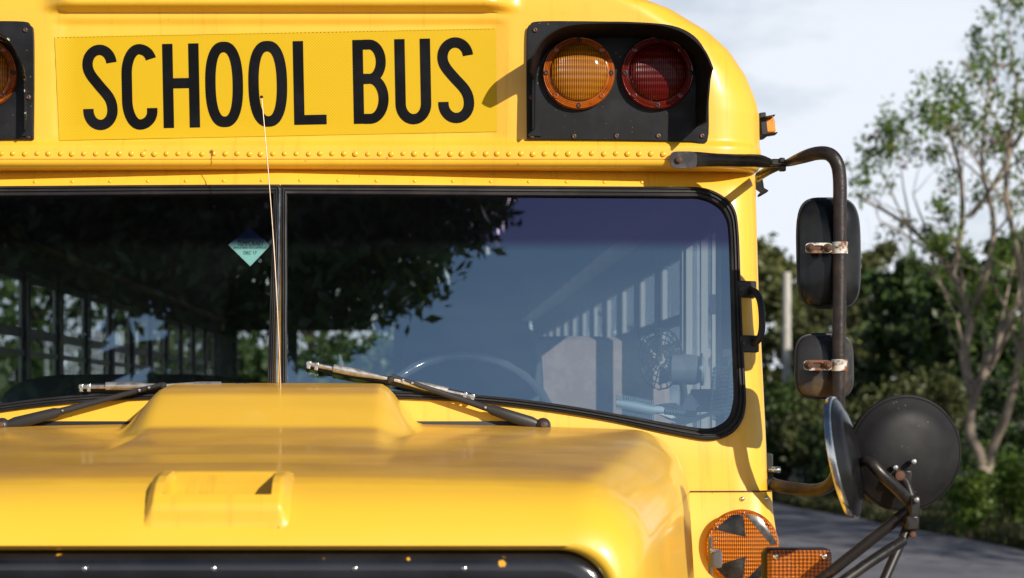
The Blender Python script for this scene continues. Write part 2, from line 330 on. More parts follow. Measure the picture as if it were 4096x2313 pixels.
# ------------------------------------------------------------------ the bus body
bus = empty('school_bus', (0, 5.0, 0), 'yellow school bus filling the frame, seen head-on from the front', 'bus')
WT = [(1.0, 1.216), (1.45, 1.213), (1.6, 1.211), (2.0, 1.206), (2.26, 1.208), (2.34, 1.2146), (2.442, 1.213), (2.483, 1.204), (2.544, 1.179), (2.605, 1.138), (2.652, 1.087), (2.708, .995), (2.748, .892), (2.80, .75), (2.86, .56), (2.91, .36), (2.95, .12), (2.96, .05)]
def wz(z): return lerp_tab(WT, z)
YCAP = 5.04
def ycap(X, z):
    y = YCAP; a = abs(X)
    if z > 2.69:
        t = min(.998, (z - 2.69) / .272); y += .26 * (1 - math.sqrt(1 - t * t))
    mx = 1 - sst(.515, .60, a)
    y -= .036 * min(1, max(0, (z - 2.684) / .016)) * mx                       # rolled bead over the sign
    y += .007 * (1 - sst(.535, .565, a)) * sst(2.366, 2.385, z) * (1 - sst(2.655, 2.67, z))   # shallow sign recess
    y -= .016 * (1 - sst(2.350, 2.365, z))                      # riveted lower band stands proud
    if 2.3155 < z < 2.3185: y += .003                           # lap seam under the rivets
    return y
def wrap(u, w, r, yf):
    s = 1 if u >= 0 else -1; a = abs(u)
    if a <= w - r: return s * a, yf(s * a)
    y0 = yf(s * (w - r)); t = (a - (w - r)) / r
    if t < math.pi / 2: return s * (w - r + r * math.sin(t)), y0 + r * (1 - math.cos(t))
    return s * w, y0 + r + (a - (w - r) - r * math.pi / 2)
def cap_pt(u, z, out=0.0):
    w = wz(z); r = min(.135, w * .8)
    x, y = wrap(u, w, r, lambda X: ycap(X, z)); return Vector((x, y - out, z))
mb = MB(); rows = []
zs = [2.96, 2.95, 2.93, 2.90, 2.87, 2.84, 2.81, 2.78, 2.76, 2.74, 2.73] + list(np.arange(2.72, 2.3155, -.006)) + [2.3186, 2.3182, 2.3158, 2.3154]
zs = sorted(set(round(z, 5) for z in zs), reverse=True)
def cap_us(w, r):
    us = [ (w - r) * k / 60 for k in range(61)] + [w - r + r * math.pi / 2 * k / 10 for k in range(1, 11)]
    e = w - r + r * math.pi / 2
    us += [e + d for d in (.3, 1, 2, 4, 6, 8, 9.6)]
    return [-q for q in us[::-1]] + us[1:]
for z in zs:
    w = wz(z); r = min(.135, w * .8); rows.append([cap_pt(u, z) for u in cap_us(w, r)])
z0 = 2.3154; w0 = wz(z0); us0 = cap_us(w0, .135)
for (z, dy) in ((2.311, .0003), (2.307, .002), (2.303, .006), (2.300, .012), (2.298, .021), (2.297, .034), (2.2965, .06), (2.2965, .12), (2.2965, .22)):
    row = []
    for u in us0:
        p = cap_pt(u, z0); s = 1 if u >= 0 else -1
        k = sst(w0 - .135, w0 + .08, abs(u))
        row.append(Vector((p.x - s * dy * k * .7, p.y + dy * (1 - k), z)))
    rows.append(row)
mb.grid(rows)
cap = mb.build('front_cap', M['yellow'], bus, autosmooth=60)
tag(cap, 'yellow roof cap with rounded corners and a brow over the windshield')

# windshield plane
ZT = 2.26
def yw(X, z): return 5.040 + .052 * abs(X) - .22 * (ZT - max(z, 1.60)) - .10 * max(0, 1.60 - z) + .9 * max(0, z - 2.274)
def on_ws(xd, yd):
    Y = 5.0
    for _ in range(12):
        p = D(xd, yd, Y); Y = yw(p.x, p.z)
    return D(xd, yd, Y)
RIN = [(722,489),(1000,491),(1400,494),(1700,496),(1762,498),(1804,516),(1826,545),(1834,584),(1838,700),(1842,850),(1846,980),(1844,1015),(1835,1046),(1812,1068),(1776,1078),(1700,1068),(1550,1041),(1400,1016),(1250,998),(1100,987),(900,981),(722,979)]
ROUT = [(707,465),(1000,466),(1400,469),(1700,471),(1771,474),(1819,495),(1847,526),(1857,583),(1862,700),(1868,850),(1875,980),(1875,1020),(1866,1058),(1838,1092),(1785,1108),(1700,1095),(1550,1062),(1400,1037),(1250,1018),(1100,1008),(900,1000),(707,1000)]
def loop3(pts):
    P = cat_rom([on_ws(*p) for p in pts], 5)
    out = []
    for p in P: out.append(Vector((max(p.x, .0012), yw(p.x, p.z), p.z)))
    return out
LIN, LOUT = loop3(RIN), loop3(ROUT)

# front surround (header, pillars, cowl) with the two openings
def sur_r(z): return .085
def sur_pt(u, z):
    w = wz(z) - .002; r = sur_r(z); x, y = wrap(u, w, r, lambda X: yw(X, z)); return Vector((x, y, z))
hole = [Vector((p.x * .5 + q.x * .5, p.z * .5 + q.z * .5)) for p, q in zip(LIN, LOUT)]
U1 = 1.25 - .085 + .085 * math.pi / 2 + .10
pts2, edges = [], []
def addloop(lp):
    b = len(pts2); pts2.extend(lp); n = len(lp); edges.extend((b + i, b + (i + 1) % n) for i in range(n))
zb, ztp = .95, 2.305
nu, nz = 60, 46
bd = [Vector((-U1 + 2 * U1 * i / nu, zb)) for i in range(nu)] + [Vector((U1, zb + (ztp - zb) * i / nz)) for i in range(nz)] + [Vector((U1 - 2 * U1 * i / nu, ztp)) for i in range(nu)] + [Vector((-U1, ztp - (ztp - zb) * i / nz)) for i in range(nz)]
addloop(bd)
holeL = [Vector((-p.x, p.y)) for p in hole]
hole_d = [p for i, p in enumerate(hole) if i == 0 or (p - hole[i - 1]).length > .002]
hole_ld = [Vector((-p.x - .004, p.y)) for p in hole_d]; hole_d = [Vector((p.x + .004, p.y)) for p in hole_d]
addloop(hole_d); addloop(hole_ld)
def inpoly(x, y, P):
    c = False; j = len(P) - 1
    for i in range(len(P)):
        if (P[i].y > y) != (P[j].y > y) and x < (P[j].x - P[i].x) * (y - P[i].y) / (P[j].y - P[i].y) + P[i].x: c = not c
        j = i
    return c
for x in np.arange(-U1 + .02, U1 - .01, .024):
    for z in np.arange(zb + .02, ztp - .01, .024):
        if not inpoly(x, z, hole_d) and not inpoly(x, z, hole_ld): pts2.append(Vector((x, z)))
cv, ce, cf, _, _, _ = mgeo.delaunay_2d_cdt(pts2, edges, [], 1, 1e-5)
mb = MB(); fs = []
for f in cf:
    c = sum((cv[i] for i in f), Vector((0, 0))) / len(f)
    if inpoly(c.x, c.y, hole_d) or inpoly(c.x, c.y, hole_ld): continue
    fs.append(tuple(f))
mb.add([sur_pt(p.x, p.y) for p in cv], fs)
sur = mb.build('windshield_surround', M['yellow'], bus, autosmooth=60)
tag(sur, 'yellow cowl and windshield pillars below the brow')

# rubber seals and panes
def seal(sign):
    mb = MB(); prof = [(0, -.004), (.0, .008), (.10, .012), (.22, .013), (.28, .008), (.36, .008), (.42, .013), (.55, .013), (.60, .008), (.68, .008), (.74, .0125), (.92, .011), (1.0, .006), (1.0, -.006)]
    rows = []
    for t, h in prof:
        row = []
        for p, q in zip(LOUT, LIN):
            c = p.lerp(q, t); row.append(Vector((sign * c.x, c.y - h, c.z)))
        rows.append(row)
    mb.grid(rows, closed=True)
    return mb.build('windshield_seal', M['rubber'], bus, autosmooth=50)
seal(1); seal(-1)
def pane(sign):
    lp = [Vector((sign * p.x, p.y + .002, p.z)) for p in LIN]
    mb = MB(); n = len(lp); mb.add(lp, [tuple(range(n))])
    o = mb.build('windshield_pane', M['windshield'], bus, smooth=False)
    tag(o, 'right windshield pane reflecting blue sky and a leafy branch' if sign > 0 else 'left windshield pane dark with the reflection of a tree')
    return o
pane_r, pane_l = pane(1), pane(-1)
mb = MB(); mb.box((0, yw(0, 2.0) - .006, 2.0), (.004, .02, .5), Matrix.Rotation(math.atan(-.22), 3, 'X'))
mb.build('divider_strip', M['chrome'], bus)

# rivets along the brow
mb = MB(); mb.lathe((0, 0, 0), (0, -1, 0), [(.0072, -.002), (.0072, .0005), (.0066, .0024), (.0048, .0040), (.0022, .0048), (0, .005)], 14)
rme = mb.mesh('rivet', M['rivety'])
x = -40.0; 
while x < 2690:
    p = W(x + random.uniform(-1.5, 1.5), 617 + random.uniform(-1.5, 1.5), YCAP - .01); q = cap_pt(p.x, p.z)
    inst('rivet', rme, bus, q, (random.uniform(-.12, .12), 0, random.uniform(-.12, .12)), (random.uniform(.85, 1.08),) * 3); x += 47.2
# small rivets low on the header
mb = MB(); mb.lathe((0, 0, 0), (0, -1, 0), [(.0045, -.001), (.0043, .001), (.003, .002), (0, .0025)], 10); rme2 = mb.mesh('small_rivet', M['rivety'])
for k in range(22):
    X = -1.0 + k * .0953; z = 2.2668
    if abs(X) > .98: continue
    inst('rivet', rme2, bus, (X, yw(X, z), z))

# identification lamps over the top edge of the picture
for X in (-.20, .03, .29):
    mb = MB(); z = 2.764; y = ycap(X, z)
    mb.lathe((X, y + .01, z), (0, -1, .25), [(.05, 0), (.05, .012), (.042, .03), (.025, .042), (0, .046)], 24)
    mb.build('identification_lamp', M['amber_small'], bus)

# ------------------------------------------------------------------ SCHOOL BUS sign
yS = lambda X, z: ycap(X, z) - .002
def S_pt(xc, yc, out=0):                   # crop coords (2576 for 2048 px)
    Y = YCAP
    for _ in range(6):
        p = W(xc * .795, yc * .795, Y); Y = ycap(p.x, p.z) - .002 - out
    return W(xc * .795, yc * .795, Y)
mb = MB(); rows = []
for j in range(13):
    b = j / 12; row = []
    for i in range(41):
        a = i / 40
        x = (275 + 23 * b) * (1 - a) + (2495 + 5 * b) * a; y = (187 * (1 - a) + 143 * a) * (1 - b) + (707 * (1 - a) + 663 * a) * b
        row.append(S_pt(x, y))
    rows.append(row)
mb.grid(rows); sign = mb.build('sign_panel', M['sheet'], bus); tag(sign, 'yellow reflective panel lettered SCHOOL BUS in black')
# perforated top edge of the sheeting
mb = MB()
for k in range(112):
    a = (k + .5) / 112; p = S_pt(285 + 2205 * a, 190 - 44 * a, .0006); mb.lathe(p, (0, -1, 0), [(.0012, 0), (.0010, .0004)], 6)
o = mb.build('edge_perforation', M['letter'], sign); o['kind'] = 'stuff'

def qarc(cx, cy, rx, ry, a0, a1, n=12): return [(cx + rx * math.cos(R(a0 + (a1 - a0) * k / n)), cy + ry * math.sin(R(a0 + (a1 - a0) * k / n))) for k in range(n + 1)]
def bez(p0, p1, p2, p3, n=14): return [tuple((1 - t) ** 3 * a + 3 * (1 - t) ** 2 * t * b + 3 * (1 - t) * t * t * c + t ** 3 * d for a, b, c, d in zip(p0, p1, p2, p3)) for t in [k / n for k in range(n + 1)]]
def dedupe(P):
    o = [P[0]]
    for p in P[1:]:
        if abs(p[0] - o[-1][0]) + abs(p[1] - o[-1][1]) > .4: o.append(p)
    return o
def stroke(P, s):
    P = dedupe(P); L_, R_ = [], []
    for i, p in enumerate(P):
        a = P[max(i - 1, 0)]; b = P[min(i + 1, len(P) - 1)]; dx, dy = b[0] - a[0], b[1] - a[1]; d = math.hypot(dx, dy)
        nx, ny = -dy / d * s / 2, dx / d * s / 2; L_.append((p[0] + nx, p[1] + ny)); R_.append((p[0] - nx, p[1] - ny))
    n = len(P); return L_ + R_, [(i, i + 1, n + i + 1, n + i) for i in range(n - 1)]
def rect(x0, y0, x1, y1): return [(x0, y0), (x1, y0), (x1, y1), (x0, y1)], [(0, 1, 2, 3)]
def sup(w, h, e, n=56):
    out = []
    for k in range(n):
        t = 2 * math.pi * k / n; c, s_ = math.cos(t), math.sin(t)
        out.append((math.copysign(abs(c) ** (2 / e), c) * w, math.copysign(abs(s_) ** (2 / e), s_) * h))
    return out
def letter_shapes(ch, w, h, s=52):
    e = s / 2; c = w / 2; rx = c - e; out = []
    if ch == 'S':
        ry = .17 * h
        P = qarc(c, h - e - ry, rx, ry, 6, 180, 22) + bez((e, h - e - ry), (e, .67 * h), (e + .16 * w, .61 * h), (c, .51 * h)) + bez((c, .51 * h), (w - e - .16 * w, .42 * h), (w - e, .36 * h), (w - e, e + ry)) + qarc(c, e + ry, rx, ry, 0, -180, 22) + [(e, .25 * h)]
        out.append(stroke(P, s))
    elif ch == 'C':
        ry = .19 * h
        P = qarc(c, h - e - ry * .8, rx, ry * .8, 14, 90) + qarc(c, h - e - ry * 1.5, rx, ry * 1.5, 90, 180) + qarc(c, e + ry * 1.5, rx, ry * 1.5, 180, 270) + qarc(c, e + ry * .8, rx, ry * .8, 270, 360) + [(w - e, .25 * h)]
        out.append(stroke(P, s))
    elif ch == 'H': out += [rect(0, 0, s, h), rect(w - s, 0, w, h), rect(s, .47 * h, w - s, .59 * h)]
    elif ch == 'O':
        A = sup(w / 2, h / 2, 2.45); B = sup(w / 2 - s, h / 2 - s * 1.02, 2.3); n = len(A)
        out.append(([(a + c, b + h / 2) for a, b in A + B], [(i, (i + 1) % n, n + (i + 1) % n, n + i) for i in range(n)]))
    elif ch == 'L': out += [rect(0, 0, s, h), rect(s, 0, w, .115 * h)]
    elif ch == 'B':
        out.append(rect(0, 0, s, h)); t = .115 * h; m_ = .535 * h; r1 = (h - t / 2 - m_) / 2; r2 = (m_ - t / 2) / 2
        wx = w - e - .06 * w
        out.append(stroke([(s, h - t / 2)] + qarc(wx - .32 * w, h - t / 2 - r1, .32 * w, r1, 90, -90, 24) + [(s, m_)], s * .96))
        out.append(stroke([(s, m_ - 1)] + qarc(w - e - .38 * w, t / 2 + r2, .38 * w, r2, 90, -90, 24) + [(s, t / 2)], s * .96) + (1,))
    elif ch == 'U':
        ry = .18 * h
        out.append(stroke([(e, h)] + [(e, .6 * h)] + qarc(c, e + ry, rx, ry, 180, 360, 24) + [(w - e, .6 * h), (w - e, h)], s))
    return out
LET = [('S', 417, 590, 225, 655), ('C', 613, 790, 222, 653), ('H', 820, 1003, 220, 643), ('O', 1033, 1223, 210, 640), ('O', 1250, 1445, 206, 638), ('L', 1477, 1640, 206, 627), ('B', 1777, 1955, 200, 622), ('U', 1988, 2168, 196, 626), ('S', 2203, 2384, 188, 620)]
for ch, x0, x1, y0, y1 in LET:
    w, h = x1 - x0, y1 - y0; mb = MB()
    for sh in letter_shapes(ch, w, h):
        lift = .0012 + (.0004 if len(sh) > 2 else 0)
        mb.add([S_pt(x0 + px + (h / 2 - py) * .02, y1 - py - (px - w / 2) * .02, lift) for px, py in sh[0]], sh[1])
    o = mb.build('letter', M['letter'], sign, smooth=False); tag(o, 'black letter ' + ch)

# ------------------------------------------------------------------ warning-lamp clusters
def cluster(side):
    sx = side
    def C(xd, yd, Y=YCAP):
        p = D(xd, yd, Y); return Vector((sx * p.x, p.y, p.z))
    ol = [(1325, 330), (1324, 200), (1325, 85), (1333, 66), (1350, 56), (1450, 55), (1600, 58), (1690, 66), (1745, 92), (1775, 135), (1784, 190), (1782, 260), (1778, 357), (1740, 358), (1660, 356), (1560, 354), (1450, 353), (1380, 352), (1325, 352)]
    root_p = [C(*p) for p in cat_rom([Vector((a, b, 0)) for a, b in ol], 4, True) and [(q.x, q.y) for q in cat_rom([Vector((a, b, 0)) for a, b in ol[:14]], 4)] + ol[14:]]
    front = [cap_pt(p.x, p.z, .010) for p in root_p]
    front = [Vector((p.x, YCAP - .010, p.z)) for p in root_p]
    mb = MB(); mb.prism(front, (0, .03, 0))
    pl = mb.build('lamp_plate', M['black_plate'], bus, smooth=False, bevel=.0015)
    tag(pl, 'black steel plate carrying the %s pair of warning lamps' % ('amber and red' if side > 0 else 'left'))
    YB = YCAP - .010
    # visor: base path around the lamps, pulled forward
    base_d = [(1345, 325), (1345, 262), (1346, 205), (1352, 170), (1370, 135), (1400, 108), (1450, 96), (1520, 93), (1600, 94), (1655, 98), (1700, 110), (1730, 133), (1746, 165), (1752, 205), (1752, 262), (1752, 318)]
    rim_d = [(1330, 330), (1330, 262), (1329, 215), (1332, 170), (1350, 122), (1380, 87), (1432, 63), (1520, 57), (1600, 58), (1670, 64), (1725, 84), (1768, 122), (1790, 165), (1794, 190), (1789, 262), (1787, 305)]
    pb = cat_rom([C(*p, YB) for p in base_d], 6); pr = cat_rom([C(*p, YB - .145) for p in rim_d], 6); n = len(pb)
    dtab = [(0, .28), (11, .26), (13.5, .28), (17, .80), (21, 1), (74, 1), (79, .80), (90, .74)]
    cx = sum((p.x for p in pb)) / n; cz = 2.50; R0, R1, R2, R3, Ma, Mb = [], [], [], [], [], []
    for i, (a, b) in enumerate(zip(pb, pr)):
        q = a.lerp(b, lerp_tab(dtab, i)); v = Vector((a.x - cx, 0, a.z - cz)).normalized() * .0022
        R0.append(a + v); R1.append(q + v); R2.append(q - v); R3.append(a - v); Ma.append((a + q) / 2 + v); Mb.append((a + q) / 2 - v)
    mb = MB(); mb.grid([R0, Ma, R1, R2, Mb, R3])
    for idx in (0, n - 1): mb.add([R0[idx], R1[idx], R2[idx], R3[idx]], [(0, 1, 2, 3)])
    vis = mb.build('visor', M['black_visor'] if side > 0 else M['chipped_visor'], pl, autosmooth=50)
    # mounting tab at the foot of the inner leg
    mb = MB(); a = C(1345, 300, YB - .003); mb.box(a, (.034, .004, .085)); mb.build('visor_foot', M['black_plate'], pl, bevel=.001)
    for (xd, yd, red) in ((1455, 186, False), (1652, 186, True)):
        c = C(xd, yd, YB); ring, lens = (M['red_ring'], M['red_rib']) if red else (M['amber_ring'], M['amber_rib'])
        mb = MB()
        mb.lathe(c, (0, -1, 0), [(.090, -.002), (.090, .012), (.0875, .0175), (.0855, .0165), (.0835, .0185), (.0815, .0165), (.0795, .0185), (.0775, .0165), (.0755, .0185), (.0715, .0195), (.0705, .0165)], 64, caps=False)
        lp = mb.build('warning_lamp', ring, bus, origin=c); tag(lp, ('red' if red else 'amber') + ' round warning lamp under the black visor')
        mb = MB(); mb.lathe(c, (0, -1, 0), [(.0712, .010), (.0708, .022), (.066, .028), (.055, .0335), (.040, .0375), (.020, .0400), (.0001, .0407)], 64)
        mb.build('lens', lens, lp, origin=c)
        for k in range(8):
            a = R(k * 45 + 0); q = c + Vector((.0805 * math.sin(a), -.0165, .0805 * math.cos(a)))
            mb = MB(); mb.lathe(q, (0, -1, 0), [(.0062, 0), (.0062, .0032), (.0042, .0036), (.0038, .001), (0, .001)], 12); mb.build('screw', M['black'] if k % 2 == 0 else ring, lp, origin=q)
    mb = MB(); mb.lathe((0, 0, 0), (0, -1, 0), [(.0068, 0), (.0066, .002), (.0045, .0038), (.0022, .004), (.002, .0025), (0, .0025)], 12); sm = mb.mesh('screw', M['screw'])
    for (xd, yd) in ((1346, 76), (1338, 245), (1338, 342), (1444, 343), (1551, 342), (1656, 342), (1766, 342)):
        inst('screw', sm, pl, C(xd, yd, YB))
cluster(1); cluster(-1)

# side marker lamp on the roof corner
mb = MB(); a = D(1908, 318, 5.25); mb.box(a + Vector((.008, 0, 0)), (.016, .075, .062), Matrix.Rotation(R(-6), 3, 'Y'))
sm_ = mb.build('side_marker_lamp', M['black'], bus, bevel=.002); tag(sm_, 'small amber side marker lamp with black guards on the roof corner')
mb = MB(); b = D(1931, 319, 5.25); mb.box(b, (.032, .055, .038), Matrix.Rotation(R(-6), 3, 'Y')); mb.build('lens', M['amber_small'], sm_, bevel=.005)
for (p, q) in (((1908, 300), (1945, 293)), ((1910, 343), (1951, 337))):
    mb = MB(); p, q = D(*p, 5.22), D(*q, 5.22); mb.tube([p, (p + q) / 2, q], .004, flat=[(.0022, .032)] * 3); mb.build('guard', M['black'], sm_)
# torn bracket below the mirror arm
mb = MB(); pts = [D(1908, 452, 5.2), D(1912, 475, 5.19), D(1925, 484, 5.18), D(1913, 489, 5.2)]
mb.tube(pts, .004, flat=[(.004, .012)] * 4); mb.build('drip_bracket', M['strap'], bus)

# ------------------------------------------------------------------ hood
def zh(Y): return lerp_tab([(3.470, 1.470), (3.474, 1.482), (3.482, 1.497), (3.495, 1.514), (3.515, 1.533), (3.54, 1.549), (3.575, 1.563), (3.62, 1.5745), (3.68, 1.583), (3.76, 1.590), (4.95, 1.655)], Y)
def wh(Y): return lerp_tab([(3.470, .690), (3.474, .700), (3.482, .711), (3.50, .726), (3.54, .744), (3.60, .762), (3.70, .788), (4.0, .852), (4.3, .912), (4.6, .962), (4.95, .998)], Y)
def rsh(Y): return lerp_tab([(3.470, .088), (3.52, .12), (3.7, .15), (4.95, .14)], Y)
def bulge(X, Y):
    h = lerp_tab([(4.0, 0), (4.12, .006), (4.38, .014), (4.46, .022), (4.58, .058), (4.68, .084), (4.76, .095), (4.95, .098)], Y)
    k = sst(4.35, 4.7, Y); hw0 = .25 + .0 * k; hw1 = .30 + .055 * k
    return h * (1 - sst(hw0, hw1, abs(X)))
Ys = [3.470, 3.472, 3.475, 3.479, 3.484, 3.49, 3.498, 3.507, 3.517, 3.53, 3.545, 3.56, 3.58, 3.60, 3.63, 3.645, 3.656] + list(np.arange(3.69, 4.94, .022))
rows = []
def hood_row(Y):
    w, zt, r = wh(Y), zh(Y), rsh(Y); row = []
    crown = .020 * min(1, (Y - 3.470) / .3)
    for k in range(61):
        X = (w - r) * k / 60; row.append(Vector((X, Y, zt + crown * (1 - (X / w) ** 2) - crown * .5 + bulge(X, Y) - (.012 + .37 * (3.65 - Y) if X < .098 and 3.51 < Y < 3.648 else 0))))
    zE = row[-1].z
    for k in range(1, 15):
        a = math.pi / 2 * k / 14; row.append(Vector((w - r + r * math.sin(a), Y, zE - r * (1 - math.cos(a)))))
    for dz in (.05, .12, .22, .35, .5): row.append(Vector((w + .06 * dz, Y, zE - r - dz)))
    return [Vector((-p.x, p.y, p.z)) for p in row[::-1]] + row[1:]
for Y in Ys: rows.append(hood_row(Y))
# lip folding back into the grille opening
lip = [Vector((p.x * .985, p.y + .012, p.z - .008)) for p in rows[0]]; lip2 = [Vector((p.x * .98, p.y + .06, p.z - .012)) for p in rows[0]]
mb = MB(); mb.grid([lip2, lip] + rows); hood = mb.build('hood', M['hood'], bus, autosmooth=70); tag(hood, 'long yellow hood with a raised centre bulge, mottled brown on top')
# raised hood handle with its pocket
def hz(X, Y):
    w, zt = wh(Y), zh(Y); crown = .020 * min(1, (Y - 3.470) / .3); return zt + crown * (1 - (X / w) ** 2) - crown * .5 + bulge(X, Y)
def hxy(xd, yd):
    lo, hi = 3.49, 4.8
    for _ in range(40):
        m_ = (lo + hi) / 2; p = D(xd, yd, m_)
        if p.z > hz(p.x, m_): lo = m_
        else: hi = m_
    return D(xd, yd, lo)
def ramp(a, b, c, d, x): return sst(a, b, x) * (1 - sst(c, d, x))
rows = []
for Y in np.linspace(3.482, 3.665, 62):
    row = []
    for X in np.linspace(-.130, .130, 88):
        a = abs(X); side = ramp(.0905, .0925, .108, .127, a) * (1 - .75 * sst(3.53, 3.655, Y)) * (1 - sst(3.655, 3.664, Y)) * sst(3.483, 3.50, Y)
        bar = ramp(3.484, 3.496, 3.514, 3.517, Y) * (1 - sst(.108, .127, a)); inside = (1 - sst(.0895, .0925, a)) * ramp(3.516, 3.519, 3.650, 3.652, Y)
        dz = max(side, bar) * .024; dz = dz * (1 - inside) + (-.37 * max(0, 3.650 - Y)) * inside
        row.append(Vector((X, Y - .010 * max(side, bar) * (1 - inside), hz(X, Y) + dz + (.0008 if dz > .0005 or inside > .05 else -.0015))))
    rows.append(row)
mb = MB(); mb.grid(rows); hd = mb.build('hood_handle', M['yellow'], bus, autosmooth=50); tag(hd, 'raised yellow hand grip with an open pocket on the hood front')
# cowl vents behind the hood
for sgn in (-1, 1):
    mb = MB(); rows = []
    for z in (1.668, 1.64):
        rows.append([Vector((sgn * X, yw(X, z) - .0035, z)) for X in np.linspace(.30, .60, 10)])
    mb.grid(rows); o = mb.build('cowl_vent', M['black'], bus); 
# grille
wg = .684
def gl(k, inset, Y, zt=1.456, r=.085):
    pts = []
    w = wg - inset; zt = zt - inset; r = max(.03, r - inset * .5)
    for q in range(0, 13):
        a = math.pi / 2 * q / 12; pts.append(Vector((w - r + r * math.sin(a), Y, zt - r * (1 - math.cos(a)))))
    pts = [Vector((0, Y, zt)), Vector((.2, Y, zt)), Vector((.4, Y, zt))] + pts + [Vector((w, Y, 1.2)), Vector((w, Y, .95))]
    return [Vector((-p.x, p.y, p.z)) for p in pts[::-1]] + pts[1:]
mb = MB(); mb.grid([gl(0, -.004, 3.528), gl(0, 0, 3.503), gl(0, .006, 3.486), gl(0, .014, 3.480), gl(0, .040, 3.478), gl(0, .046, 3.481), gl(0, .052, 3.488), gl(0, .062, 3.490), gl(0, .075, 3.503), gl(0, .08, 3.568)])
gr = mb.build('grille_frame', M['grille'], bus, autosmooth=60); tag(gr, 'glossy black grille frame with chipped paint')
mb = MB(); mb.lathe((0, 0, 0), (0, -1, 0), [(.006, 0), (.0058, .0025), (.0035, .0045), (0, .005)], 12); gsm = mb.mesh('screw', M['chrome'])
for xd in (-60, 213, 538, 893, 1168):
    p = D(xd, 1408, 3.4795); inst('screw', gsm, gr, (p.x, 3.4795, 1.456 - .026))
mb = MB()
for z in np.arange(1.36, .95, -.035): mb.box((0, 3.56, z), (1.24, .03, .012))
mb.box((0, 3.60, 1.17), (1.3, .01, .5)); mb.build('grille_bars', M['grille'], bus)

# ------------------------------------------------------------------ cowl side panel, turn lamp, marker lamp
for sgn in (1, -1):
    mb = MB(); rows = []
    for z, off in ((1.494, 0), (1.488, 0), (1.44, 0), (1.35, .0), (1.2, .0), (1.0, 0)):
        row = []
        u0 = lerp_tab([(1.0, 1.0), (1.44, .985), (1.494, 1.005)], z)
        for k in range(15):
            u = u0 + (1.30 - u0) * k / 14; w = wz(z) + .004 + .012 * (1 - sst(1.38, 1.46, z)); r = .06
            x, y = wrap(u, w, r, lambda X: yw(X, z) - .006 - .012 * (1 - sst(1.40, 1.47, z))); row.append(Vector((sgn * x, y, z)))
        rows.append(row)
    sm2 = MB(); sm2.grid([[p + Vector((0, -.001, .0005)) for p in rows[0]], [p + Vector((0, -.001, .0045)) for p in rows[0]]]); sm2.build('panel_seam', M['rust'], bus)
    top = [p + Vector((0, .006, .0)) for p in rows[0]]
    mb.grid([top] + rows); sp_ = mb.build('cowl_side_panel', M['yellow'], bus, autosmooth=40)
    for xd in (1863, 1926):
        p = D(xd, 1254, 4.96); q = Vector((sgn * p.x, yw(p.x, p.z) - .008 + (.012 if xd > 1900 else 0), p.z))
        inst('screw', gsm, sp_, q)
    c = D(1866, 1376, 4.894); c.x *= sgn
    mb = MB(); mb.lathe(c, (0, -1, 0), [(.091, .06), (.091, .0), (.089, .006), (.085, .009)][1:] , 56, caps=False); mb.lathe(c + Vector((0, .045, 0)), (0, -1, 0), [(.086, 0), (.086, .045)], 40, caps=False)
    tl = mb.build('turn_lamp', M['amber_ring'], bus, origin=c); tag(tl, 'large round amber turn lamp crossed by black tape')
    mb = MB(); mb.lathe(c, (0, -1, 0), [(.0868, .004), (.0865, .010), (.083, .0135), (.07, .0175), (.05, .021), (.025, .0235), (0, .0242)], 56); mb.build('lens', M['amber_grid'], tl, origin=c)
    def dome(a, rr):                       # point on the lens, proud
        h = lerp_tab([(0, .0242), (.025, .0235), (.05, .021), (.07, .0175), (.083, .0135), (.0868, .009)], rr) + .0012
        return c + Vector((sgn * rr * math.sin(R(a)), -h, rr * math.cos(R(a))))
    def wedge(poly):                       # tape patch: (x,z) fractions of radius
        rows = []
        (a, b, d, e) = poly; mb = MB()
        for j in range(9):
            row = []
            for i in range(9):
                s_, t = i / 8, j / 8
                x = (a[0] * (1 - s_) + b[0] * s_) * (1 - t) + (e[0] * (1 - s_) + d[0] * s_) * t
                z = (a[1] * (1 - s_) + b[1] * s_) * (1 - t) + (e[1] * (1 - s_) + d[1] * s_) * t
                rr = min(math.hypot(x, z), .97); ang = math.degrees(math.atan2(x, z)); row.append(dome(ang, rr * .0868))
            rows.append(row)
        mb.grid(rows); mb.build('tape_patch', M['tape'], tl, origin=c)
    wedge([(-.78, .50), (-.30, .90), (.00, .93), (.07, .30)]); wedge([(.06, .93), (.50, .84), (.96, .10), (.80, .06)])
    wedge([(-.80, -.52), (.07, -.24), (.0, -.93), (-.45, -.88)]); wedge([(.10, -.90), (.74, -.22), (.95, -.30), (.5, -.85)])
    for ang in (0, 48, 95, -55, 180, 140):
        q = c + Vector((sgn * .079 * math.sin(R(ang)), -.0115, .079 * math.cos(R(ang))))
        mb = MB(); mb.lathe(q, (0, -1, 0), [(.0068, 0), (.0068, .005), (.0045, .006), (.004, .001), (0, .001)], 12); mb.build('screw', M['amber_ring'], tl, origin=q)
# hood latch
mb = MB(); p = D(1800, 1405, 4.55); mb.box(p, (.024, .05, .040)); o = mb.build('hood_latch', M['plasticwhite'], bus, bevel=.006); tag(o, 'small white latch block on the hood flank')
mb = MB(); mb.box(D(1787, 1398, 4.57), (.006, .03, .085)); mb.build('latch_plate', M['plasticwhite'], o, bevel=.002)
mb = MB(); q = D(1793, 1387, 4.53); mb.lathe(q, (0, -1, 0), [(.006, -.01), (.006, .006), (0, .008)], 10); mb.build('bolt', M['chrome'], o)
